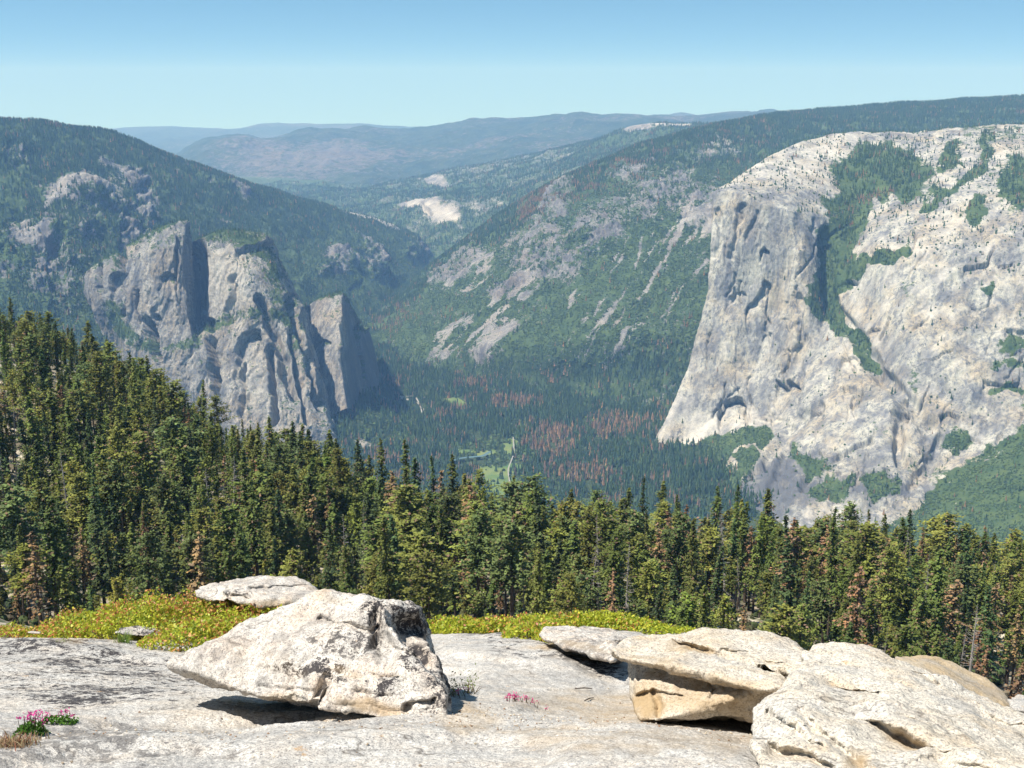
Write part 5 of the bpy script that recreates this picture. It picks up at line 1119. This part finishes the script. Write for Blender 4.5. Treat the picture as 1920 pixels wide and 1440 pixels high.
# overhanging layered boulder on the right
boulder('boulder', [
  [(1143, 1224, 6.9), (1155, 1212, 7.0), (1180, 1200, 7.2), (1250, 1193, 7.4), (1320, 1200, 7.2), (1400, 1240, 6.7), (1480, 1285, 6.1), (1440, 1296, 6.05), (1400, 1290, 6.15), (1320, 1262, 6.35), (1250, 1245, 6.5), (1180, 1236, 6.65), (1160, 1236, 6.75), (1200, 1225, 8.2), (1330, 1225, 8.2), (1450, 1260, 7.6), (1300, 1262, 7.6)],
  [(1256, 1196, 7.1), (1280, 1186, 7.3), (1322, 1178, 7.5), (1380, 1178, 7.4), (1440, 1188, 7.2), (1490, 1208, 7.0), (1520, 1235, 6.7), (1515, 1262, 6.4), (1480, 1262, 6.35), (1440, 1246, 6.5), (1390, 1222, 6.7), (1330, 1208, 6.85), (1290, 1204, 6.95), (1380, 1190, 8.2), (1500, 1230, 7.8), (1500, 1262, 7.4)],
  [(1182, 1225, 7.0), (1190, 1240, 6.9), (1180, 1300, 6.75), (1186, 1316, 6.65), (1200, 1348, 6.35), (1225, 1352, 6.25), (1245, 1345, 6.35), (1260, 1300, 6.65), (1400, 1330, 6.5), (1480, 1340, 6.3), (1480, 1280, 6.25), (1400, 1262, 6.5), (1260, 1244, 6.72), (1220, 1280, 8.6), (1460, 1320, 8.2), (1225, 1340, 7.8)],
  [(1185, 1296, 6.8), (1260, 1300, 6.7), (1300, 1326, 6.65), (1400, 1350, 6.35), (1440, 1350, 6.2), (1440, 1306, 6.5), (1300, 1292, 6.9), (1300, 1322, 7.6), (1420, 1340, 7.4)]],
 0.012, M['boulderR'],
 [('l', [(1190, 1250), (1240, 1250), (1300, 1262), (1400, 1290)], 10, 0.03), ('l', [(1190, 1304), (1240, 1300), (1290, 1310)], 16, 0.06), ('s', [(1228, 1305), (1238, 1325), (1234, 1340)], 8, 0.05), ('l', [(1258, 1200), (1300, 1212), (1330, 1216)], 8, 0.06),
  ('s', [(1310, 1262), (1340, 1290), (1330, 1310)], 4, 0.03), ('b', (1200, 1292, 10, 10, 0), 0, -0.05), ('l', [(1350, 1216), (1400, 1218), (1440, 1236), (1480, 1256)], 12, 0.06), ('s', [(1240, 1226), (1300, 1226), (1350, 1232)], 5, 0.03)],
 'layered boulder right of centre with overhanging cap and tan shaded underside', seed=41, rough=0.75, base_l=0.3, base_s=0.12,
 stains=[((1300, 1296, 130, 44, 8), 0.6), ((1215, 1325, 40, 30, 0), 0.85), ((1290, 1217, 60, 10, 8), 0.7), ((1220, 1238, 60, 10, 8), 0.5), ((1430, 1340, 60, 14, 5), 0.6)])
# big creased outcrop at lower right
boulder('outcrop', [
  [(1410, 1330, 5.1), (1430, 1300, 5.4), (1470, 1268, 5.7), (1520, 1235, 6.1), (1560, 1260, 5.8), (1600, 1290, 5.4), (1500, 1330, 4.9), (1440, 1400, 4.6), (1407, 1375, 4.8), (1420, 1410, 4.7), (1470, 1450, 4.4), (1600, 1460, 4.2), (1500, 1400, 6.2), (1600, 1300, 6.6), (1450, 1340, 6.2)],
  [(1506, 1225, 6.3), (1530, 1210, 6.5), (1570, 1206, 6.6), (1620, 1210, 6.6), (1680, 1232, 6.4), (1730, 1262, 6.2), (1800, 1290, 6.0), (1900, 1330, 5.7), (1990, 1380, 5.4), (1990, 1440, 4.7), (1800, 1440, 4.5), (1650, 1330, 5.0), (1560, 1290, 5.5), (1500, 1250, 5.9), (1600, 1240, 8.0), (1800, 1330, 7.6), (1980, 1420, 7.0), (1600, 1500, 5.0)],
  [(1560, 1290, 5.5), (1700, 1350, 4.85), (1900, 1440, 4.2), (2000, 1500, 3.9), (1600, 1500, 4.0), (1500, 1360, 4.8), (1450, 1460, 4.3), (1500, 1540, 3.9), (1900, 1600, 3.6), (2000, 1430, 5.4), (1700, 1500, 5.6)],
  [(1400, 1380, 4.75), (1430, 1420, 4.5), (1500, 1500, 4.05), (1470, 1560, 3.9), (1440, 1470, 4.2), (1560, 1440, 4.3), (1600, 1600, 3.7), (1500, 1480, 5.4)]],
 0.016, M['boulderR'],
 [('l', [(1522, 1256), (1560, 1278), (1610, 1290), (1650, 1300)], 18, 0.14), ('s', [(1522, 1252), (1560, 1275), (1600, 1288), (1644, 1298)], 6, 0.06), ('s', [(1710, 1266), (1760, 1286), (1800, 1306), (1850, 1334), (1885, 1350), (1930, 1366)], 5, 0.09), ('l', [(1740, 1284), (1800, 1308), (1850, 1336), (1890, 1354)], 10, 0.05),
  ('e', [(1590, 1332), (1640, 1360), (1700, 1380), (1750, 1398), (1800, 1412)], 34, 0.20), ('s', [(1640, 1366), (1700, 1386), (1760, 1404)], 10, 0.06), ('e', [(1425, 1385), (1480, 1404), (1530, 1424), (1580, 1454)], 30, 0.16), ('s', [(1500, 1330), (1540, 1375), (1590, 1410), (1630, 1450)], 12, 0.09),
  ('s', [(1440, 1338), (1480, 1356), (1510, 1384), (1545, 1410)], 7, 0.06), ('e', [(1680, 1442), (1760, 1425), (1830, 1436), (1900, 1450)], 24, 0.08), ('b', (1480, 1320, 60, 26, 30), 0, -0.08), ('b', (1600, 1228, 70, 22, 20), 0, -0.06), ('b', (1700, 1335, 90, 30, 25), 0, -0.08), ('b', (1845, 1395, 80, 28, 25), 0, -0.07), ('s', [(1650, 1320), (1700, 1342), (1770, 1366), (1830, 1392)], 5, 0.03)],
 'massive creased pale granite outcrop filling the lower right corner', 'outcrop', seed=51, rough=0.7, base_l=0.3, smooth=8,
 stains=[((1600, 1440, 20, 40, 20), 0.7), ((1700, 1385, 50, 10, 20), 0.5), ((1800, 1390, 120, 40, 20), 0.12)])
boulder('outcrop', [
  [(1670, 1236, 8.4), (1690, 1227, 8.8), (1740, 1230, 8.9), (1800, 1247, 8.9), (1850, 1275, 8.8), (1885, 1305, 8.6), (1900, 1330, 8.2), (1800, 1330, 7.4), (1680, 1280, 7.4), (1750, 1270, 10.2), (1880, 1320, 10.2), (1850, 1400, 8.6)]],
 0.03, M['tanrock'], [], 'smooth tan rock dome behind the big lower right outcrop', 'outcrop', seed=61, rough=0.5, base_l=0.1, base_s=0.45)
boulder('rock', [[(1885, 1310, 7.9), (1900, 1303, 8.2), (1950, 1306, 8.3), (1990, 1320, 8.2), (1990, 1340, 7.6), (1890, 1335, 7.4), (1950, 1330, 9.0)]],
 0.03, M['slab'], [], 'pale grey rock at the right edge behind the outcrop', 'rock', seed=62, rough=0.4, base_l=0.2)

# ------------------------------------------------------------------ shrub mats
def leaves(cent, size, col, rng, up=0.5):
    n = len(cent); d = rng.normal(size=(n, 3)); d[:, 2] = np.abs(d[:, 2]) * up + 0.25; d /= np.linalg.norm(d, axis=1)[:, None]
    s = np.cross(d, rng.normal(size=(n, 3))); s /= np.linalg.norm(s, axis=1)[:, None]; z = np.asarray(size)[:, None]
    V = np.stack([cent - d * z * 0.5, cent + s * z * 0.30, cent + d * z * 0.55, cent - s * z * 0.30], 1).reshape(-1, 3); i = np.arange(n)[:, None] * 4
    return V, np.concatenate([i + [0, 1, 2], i + [0, 2, 3]]), np.repeat(col, 4, 0)

def shrub(polys, n, seed, label, lsize=0.034, hmax=0.42, redness=0.5):
    rng = np.random.default_rng(seed); e = None; Vs = []; allc = []; 
    X_, Y_, H_, = [], [], []
    x0, x1, y0, y1 = min(p[0] for p in polys), max(p[0] + p[2] for p in polys), 0, 0
    xs, ys, hs = [], [], []
    for (cx, cy, rx, ry, h) in polys:
        k = int(n * rx * ry / sum(p[2] * p[3] for p in polys))
        r = np.sqrt(rng.uniform(0, 1, k)); a = rng.uniform(0, 6.283, k)
        x = cx + rx * r * np.cos(a); y = cy + ry * r * np.sin(a)
        xs.append(x); ys.append(y); hs.append(h * np.sqrt(np.maximum(1 - r ** 3, 0.0)))
    x, y, h = map(np.concatenate, (xs, ys, hs)); q = np.stack([x, y, 0 * x], -1)
    h = np.maximum(h * (1 + 0.30 * fbm(q, 0.9, 2, off=2.0) + 0.5 * fbm(q, 0.24, 2, off=7.0)), 0.02)
    t = rng.uniform(0, 1, len(x)) ** 0.45; z = zslab(x, y) + h * t + rng.normal(0, 0.012, len(x))
    g = np.array([[0.44, 0.46, 0.045], [0.30, 0.38, 0.045], [0.54, 0.50, 0.055], [0.19, 0.27, 0.045]]); rd = np.array([[0.58, 0.27, 0.09], [0.62, 0.36, 0.13], [0.48, 0.16, 0.07]])
    tone = np.clip(0.5 + 0.9 * fbm(q, 0.5, 3, off=11.0), 0, 1)
    gi = np.clip((tone * 2.2 + rng.normal(0, 0.8, len(x))).astype(int), 0, 3); col = g[gi]
    redm = rng.uniform(size=len(x)) < redness * sstep(0.55, 0.98, t) * np.clip(0.6 + 1.4 * fbm(q, 0.7, 2, off=21.0) + 0.6 * sstep(0.2, 0.4, h), 0, 1)
    col[redm] = rd[rng.integers(0, 3, redm.sum())]
    low = t < 0.35; col[low & (rng.uniform(size=len(x)) < 0.4)] = [0.16, 0.11, 0.06]
    col = col * rng.uniform(0.75, 1.25, (len(x), 1))
    V, Fc, cc = leaves(np.stack([x, y, z], -1), rng.uniform(0.7, 1.3, len(x)) * lsize, col, rng)
    cx, cy = polys[0][:2]; e = link(bpy.data.objects.new('shrub_mat', None)); e.location = (cx, cy, float(zslab(np.array(cx), np.array(cy))))
    tag(e, label, 'shrub', 'low yellow green shrub mats on the rock')
    off = np.array(e.location); obj('leaves', mesh('leaves', V - off, Fc, [M['shrubleaf']], {'col': cc}, smooth=False), e)
    parts = []
    for _ in range(int(len(x) / 160)):
        i = rng.integers(0, len(x)); b0 = np.array([x[i], y[i], zslab(x[i], y[i]) - 0.02]); d = np.array([rng.normal(0, 0.10), rng.normal(0, 0.10), h[i] * rng.uniform(0.7, 1.05)])
        parts.append(tube([b0, b0 + d * 0.5 + rng.normal(0, 0.015, 3), b0 + d], [0.006, 0.004, 0.002], 3))
    V, Fc = join(parts); obj('twigs', mesh('twigs', V - off, Fc, [M['bark']]), e)
    return e
shrub([(-3.75, 12.9, 1.1, 1.2, 0.43), (-2.95, 12.6, 1.15, 1.3, 0.38), (-4.55, 13.0, 0.7, 0.9, 0.28), (-5.4, 13.3, 0.8, 0.6, 0.10), (-2.5, 11.3, 0.75, 0.9, 0.22), (-2.9, 10.7, 0.55, 0.42, 0.15)],
      62000, 5, 'broad yellow green shrub mat with orange tips at the left edge of the dome', redness=0.45)
shrub([(-0.2, 13.6, 1.1, 0.7, 0.22), (0.70, 13.7, 0.90, 0.75, 0.23), (0.25, 12.3, 0.36, 0.6, 0.18), (1.2, 13.4, 0.6, 0.5, 0.13), (1.65, 13.1, 0.45, 0.4, 0.07), (0.42, 11.2, 0.22, 0.3, 0.17)],
      46000, 6, 'low yellow shrub mat behind the bedrock hump right of the big boulder', redness=0.26)
shrub([(-1.45, 9.9, 0.28, 0.28, 0.12), (-1.72, 9.8, 0.22, 0.25, 0.10)], 2600, 7, 'little red leaved shrub sprig behind the top of the big boulder', lsize=0.022, redness=1.6)

# ------------------------------------------------------------------ flowers and tufts
def flower(px, py, w_, n, label, seed, green=True, stem=0.05, petal=(0.72, 0.08, 0.34), group='pink wildflower clumps on the rock', dy=0.0, lc=(0.10, 0.22, 0.03), h0=0.05, pn=8, psz=0.013):
    rng = np.random.default_rng(seed); D = slabD(px, py); c = P(px, py, D)
    e = link(bpy.data.objects.new('flower_clump', None)); z0 = float(zslab(np.array(c[0]), np.array(c[1]))); e.location = (c[0], c[1], z0)
    tag(e, label, 'flowers', group)
    hw = w_ / F * D / 2
    if green:
        k = int(n * 26); x = rng.uniform(-hw, hw, k); y = rng.normal(0, 0.035, k) + x * dy; h = h0 * (1 - (x / hw) ** 2) * rng.uniform(0.1, 1, k)
        zz = zslab(x + c[0], y + c[1]) - z0
        V, Fc, cc = leaves(np.stack([x, y, zz + h], -1), rng.uniform(0.012, 0.026, k), np.array(lc) * rng.uniform(0.6, 1.5, (k, 1)), rng, up=1.0)
        obj('leaves', mesh('leaves', V, Fc, [M['shrubleaf']], {'col': cc}, smooth=False), e)
    heads = []
    for _ in range(n):
        x = rng.uniform(-hw, hw); y = x * dy + rng.normal(0, 0.03); zz = float(zslab(np.array(x + c[0]), np.array(y + c[1]))) - z0; t = np.array([x + rng.normal(0, 0.01), y, zz + stem * rng.uniform(0.6, 1.3)])
        sv = tube([[x, y, zz - 0.01], (np.array([x, y, zz]) + t) / 2, t], [0.0025, 0.002, 0.0015], 3)
        cs = np.repeat(t[None], pn, 0) + rng.normal(0, psz * 0.6, (pn, 3))
        pv = leaves(cs, np.full(pn, psz), np.array(petal) * rng.uniform(0.7, 1.25, (pn, 1)), rng)
        h_ = obj('blossom', mesh('blossom', pv[0], pv[1], [M['petal']], {'col': pv[2]}, smooth=False), e)
        obj('stem', mesh('stem', sv[0], sv[1], [M['bark']]), h_)
    return e
flower(62, 1376, 46, 12, 'bright pink flowers with green leaves in the crack at lower left, nearest the corner', 1, dy=0.9, stem=0.075)
flower(108, 1358, 60, 14, 'pink flowers on the upper right end of the lower left crack', 2, dy=0.7, stem=0.06)
flower(985, 1318, 80, 22, 'sparse row of tiny pink flowers on bare rock between the two boulders', 3, green=False, stem=0.035, pn=6, petal=(0.62, 0.06, 0.24))
flower(818, 1182, 34, 7, 'tiny green and pink clump on the bedrock hump behind the big boulder', 4, stem=0.05, pn=4)
flower(872, 1310, 26, 4, 'two small pink blooms beside the thin sprig right of the big boulder', 6, green=False, stem=0.06, pn=5)
flower(437, 1146, 26, 6, 'faint pink blooms at the right end of the left shrub mat', 8, green=True, stem=0.10, pn=5)

def tuft(px, py, w_, n, h, label, seed, cols, cat='grass tuft', nmn='grass_tuft', leafy=0):
    rng = np.random.default_rng(seed); D = slabD(px, py); c = P(px, py, D); z0 = float(zslab(np.array(c[0]), np.array(c[1])))
    hw = w_ / F * D / 2; V, Fc, cc = [], [], []
    for i in range(n):
        x = rng.normal(0, hw * 0.45); y = rng.normal(0, 0.05); zz = float(zslab(np.array(x + c[0]), np.array(y + c[1]))) - z0
        b_ = np.array([x, y, zz - 0.005]); d = np.array([rng.normal(0, 0.35), rng.normal(0, 0.35), 1.0]); d *= h * rng.uniform(0.5, 1.1) / np.linalg.norm(d)
        s = np.array([rng.normal(), rng.normal(), 0]); s *= 0.0028 / np.linalg.norm(s); k = len(V)
        V += [b_ - s, b_ + s, b_ + d * 0.6 + s * 0.8, b_ + d * 0.6 - s * 0.8, b_ + d + [d[0] * 0.3, d[1] * 0.3, -0.1 * h]]
        Fc += [(k, k + 1, k + 2), (k, k + 2, k + 3), (k + 3, k + 2, k + 4)]; cc += [np.array(cols[rng.integers(0, len(cols))]) * rng.uniform(0.7, 1.3)] * 5
    e = obj(nmn, mesh(nmn, np.array(V), np.array(Fc), [M['shrubleaf']], {'col': np.array(cc)}, smooth=False)); e.location = (c[0], c[1], z0)
    if leafy:
        k = leafy; x = rng.normal(0, hw * 0.5, k); y = rng.normal(0, 0.06, k); hh = np.abs(rng.normal(0.5, 0.3, k)) * h
        V, Fc, c2 = leaves(np.stack([x, y, zslab(x + c[0], y + c[1]) - z0 + hh], -1), rng.uniform(0.010, 0.018, k), np.array([0.16, 0.20, 0.05]) * rng.uniform(0.6, 1.4, (k, 1)), rng)
        obj('leaves', mesh('leaves', V, Fc, [M['shrubleaf']], {'col': c2}, smooth=False), e)
    tag(e, label, cat)
    return e
tuft(28, 1398, 95, 420, 0.06, 'dry reddish tan grass clump in the crack at the lower left corner', 11, [(0.42, 0.30, 0.16), (0.30, 0.20, 0.12), (0.38, 0.16, 0.10), (0.50, 0.42, 0.24)], 'dry grass', 'dry_grass')
tuft(232, 1205, 26, 90, 0.15, 'small green grass tuft in front of the flat rock in the left shrub mat', 12, [(0.16, 0.26, 0.05), (0.24, 0.32, 0.08)])
tuft(852, 1306, 40, 26, 0.13, 'thin leafy sprig growing right of the big boulder', 13, [(0.20, 0.14, 0.08)], 'plant', 'small_plant', 130)
tuft(880, 1300, 36, 20, 0.15, 'wispy small leaved sprig a little right of the one beside the big boulder', 14, [(0.20, 0.14, 0.08)], 'plant', 'small_plant', 110)
tuft(120, 1203, 24, 30, 0.03, 'tiny yellow green grass patch on bare rock below the left shrub mat', 15, [(0.30, 0.34, 0.10)])
# twigs lying on the rock
for k, (a, b2, lab) in enumerate((((1078, 1294), (1110, 1294), 'dark straight twig lying on the rock beside the overhanging boulder'), ((1096, 1317), (1113, 1311), 'short bent brown twig on the rock below the straight twig'))):
    Da, Db = slabD(*a), slabD(*b2); p0, p1 = P(*a, Da), P(*b2, Db)
    for p in (p0, p1): p[2] = float(zslab(np.array(p[0]), np.array(p[1]))) + 0.012
    V, Fc = tube([p0, (p0 + p1) / 2 + [0, 0, 0.006], p1], [0.004, 0.005, 0.003], 5); o = obj('twig', mesh('twig', V, Fc, [M['bark']])); tag(o, lab, 'twig')

# loose grit and flakes lying on the bedrock round the shrubs and boulders
rng = np.random.default_rng(91); pts_ = []
for cx, cy, sx, sy, n_ in ((-3.4, 11.2, 1.2, 0.35, 900), (-4.6, 11.6, 0.8, 0.4, 400), (-1.1, 6.2, 0.7, 0.25, 500), (-0.1, 6.1, 0.35, 0.3, 300), (0.2, 11.6, 0.9, 0.5, 500), (0.9, 7.0, 0.8, 0.8, 260), (1.0, 6.0, 0.5, 0.2, 260), (-1.9, 5.5, 0.7, 0.25, 300), (-0.6, 5.2, 1.4, 0.7, 160)):
    pts_.append(np.stack([rng.normal(cx, sx, n_), rng.normal(cy, sy, n_)], -1))
pts_ = np.concatenate(pts_); zz = zslab(pts_[:, 0], pts_[:, 1]); hh = rng.uniform(0.004, 0.012, len(zz)) * rng.uniform(0.5, 1.4, len(zz))
v_, f_, c_ = stamp(BLOBS, np.stack([pts_[:, 0], pts_[:, 1], zz], -1), np.stack([hh, hh * 0.6], -1), pick(np.array([[0.45, 0.38, 0.28], [0.36, 0.29, 0.21], [0.55, 0.5, 0.43], [0.24, 0.15, 0.09]]), len(zz), rng), rng)
o = obj('grit', mesh('grit', v_, f_, [M['fartree']], {'col': c_}, smooth=False)); tag(o, 'loose grit, flakes and litter scattered on the bedrock', 'grit', kind='stuff')
# ================================================================== LIGHT, AIR, CAMERA
SUN = Vector((-0.44, -0.16, 0.88)).normalized()
el = math.asin(SUN.z); az = math.atan2(SUN.x, SUN.y)
ld = bpy.data.lights.new('sun', 'SUN'); ld.energy = 4.6; ld.angle = math.radians(0.53); ld.color = (1.0, 0.955, 0.89)
lo = link(bpy.data.objects.new('sun', ld)); lo.rotation_euler = SUN.to_track_quat('Z', 'Y').to_euler()
w = bpy.data.worlds.new('World'); bpy.context.scene.world = w; w.use_nodes = True
nt = w.node_tree; nt.nodes.clear()
sky = nt.nodes.new('ShaderNodeTexSky'); sky.sky_type = 'NISHITA'; sky.sun_disc = False
sky.sun_elevation = el; sky.sun_rotation = az % (2 * math.pi)
sky.altitude = 2400; sky.air_density = 1.0; sky.dust_density = 0.0; sky.ozone_density = 4.0
tc = nt.nodes.new('ShaderNodeTexCoord'); va = nt.nodes.new('ShaderNodeVectorMath'); va.operation = 'MULTIPLY_ADD'
va.inputs[1].default_value = (1, 1, 1.35); va.inputs[2].default_value = (0, 0, 0.12)                     # the horizon dips below eye level from this height
bg = nt.nodes.new('ShaderNodeBackground'); bg.inputs[1].default_value = 0.095
ow = nt.nodes.new('ShaderNodeOutputWorld')
nt.links.new(tc.outputs['Generated'], va.inputs[0]); nt.links.new(va.outputs[0], sky.inputs[0])
ti = nt.nodes.new('ShaderNodeMix'); ti.data_type = 'RGBA'; ti.blend_type = 'MULTIPLY'; ti.inputs[0].default_value = 1.0; ti.inputs[7].default_value = (0.86, 1.07, 0.94, 1)
nt.links.new(sky.outputs[0], ti.inputs[6]); nt.links.new(ti.outputs[2], bg.inputs[0]); nt.links.new(bg.outputs[0], ow.inputs[0])

hz = bpy.data.materials.new('haze'); hz.use_nodes = True; nt = hz.node_tree; nt.nodes.clear()
pv = nt.nodes.new('ShaderNodeVolumePrincipled'); oo = nt.nodes.new('ShaderNodeOutputMaterial')
pv.inputs['Color'].default_value = (0.29, 0.55, 1.0, 1); pv.inputs['Density'].default_value = 4.3e-5
pv.inputs['Absorption Color'].default_value = (1, 1, 1, 1); pv.inputs['Anisotropy'].default_value = 0.0
nt.links.new(pv.outputs[0], oo.inputs['Volume'])
x0, x1, y0, y1, z0, z1 = -26000, 26000, -400, 47000, -3600, 700
bv = [(x, y, z) for z in (z0, z1) for y in (y0, y1) for x in (x0, x1)]
bf = [(0, 2, 3, 1), (4, 5, 7, 6), (0, 1, 5, 4), (2, 6, 7, 3), (0, 4, 6, 2), (1, 3, 7, 5)]
hm = bpy.data.meshes.new('haze'); hm.from_pydata(bv, [], bf); hm.materials.append(hz)
ho = obj('haze', hm); tag(ho, 'thin blue haze filling the air over the valley', 'haze', kind='stuff')

cam = bpy.data.cameras.new('camera'); co = link(bpy.data.objects.new('camera', cam))
co.location = (0, 0, 0); co.rotation_euler = (math.pi / 2 - PITCH, 0, 0)
cam.sensor_width = 36; cam.sensor_fit = 'HORIZONTAL'; cam.lens = 36 * F / 1920; cam.clip_start = 0.1; cam.clip_end = 120000
sc = bpy.context.scene; sc.camera = co
sc.view_settings.view_transform = 'Standard'; sc.view_settings.look = 'None'; sc.view_settings.gamma = 1
sc.view_settings.exposure = 0.76
sc.cycles.max_bounces = 6; sc.cycles.diffuse_bounces = 3; sc.cycles.transparent_max_bounces = 6
sc.cycles.volume_bounces = 1
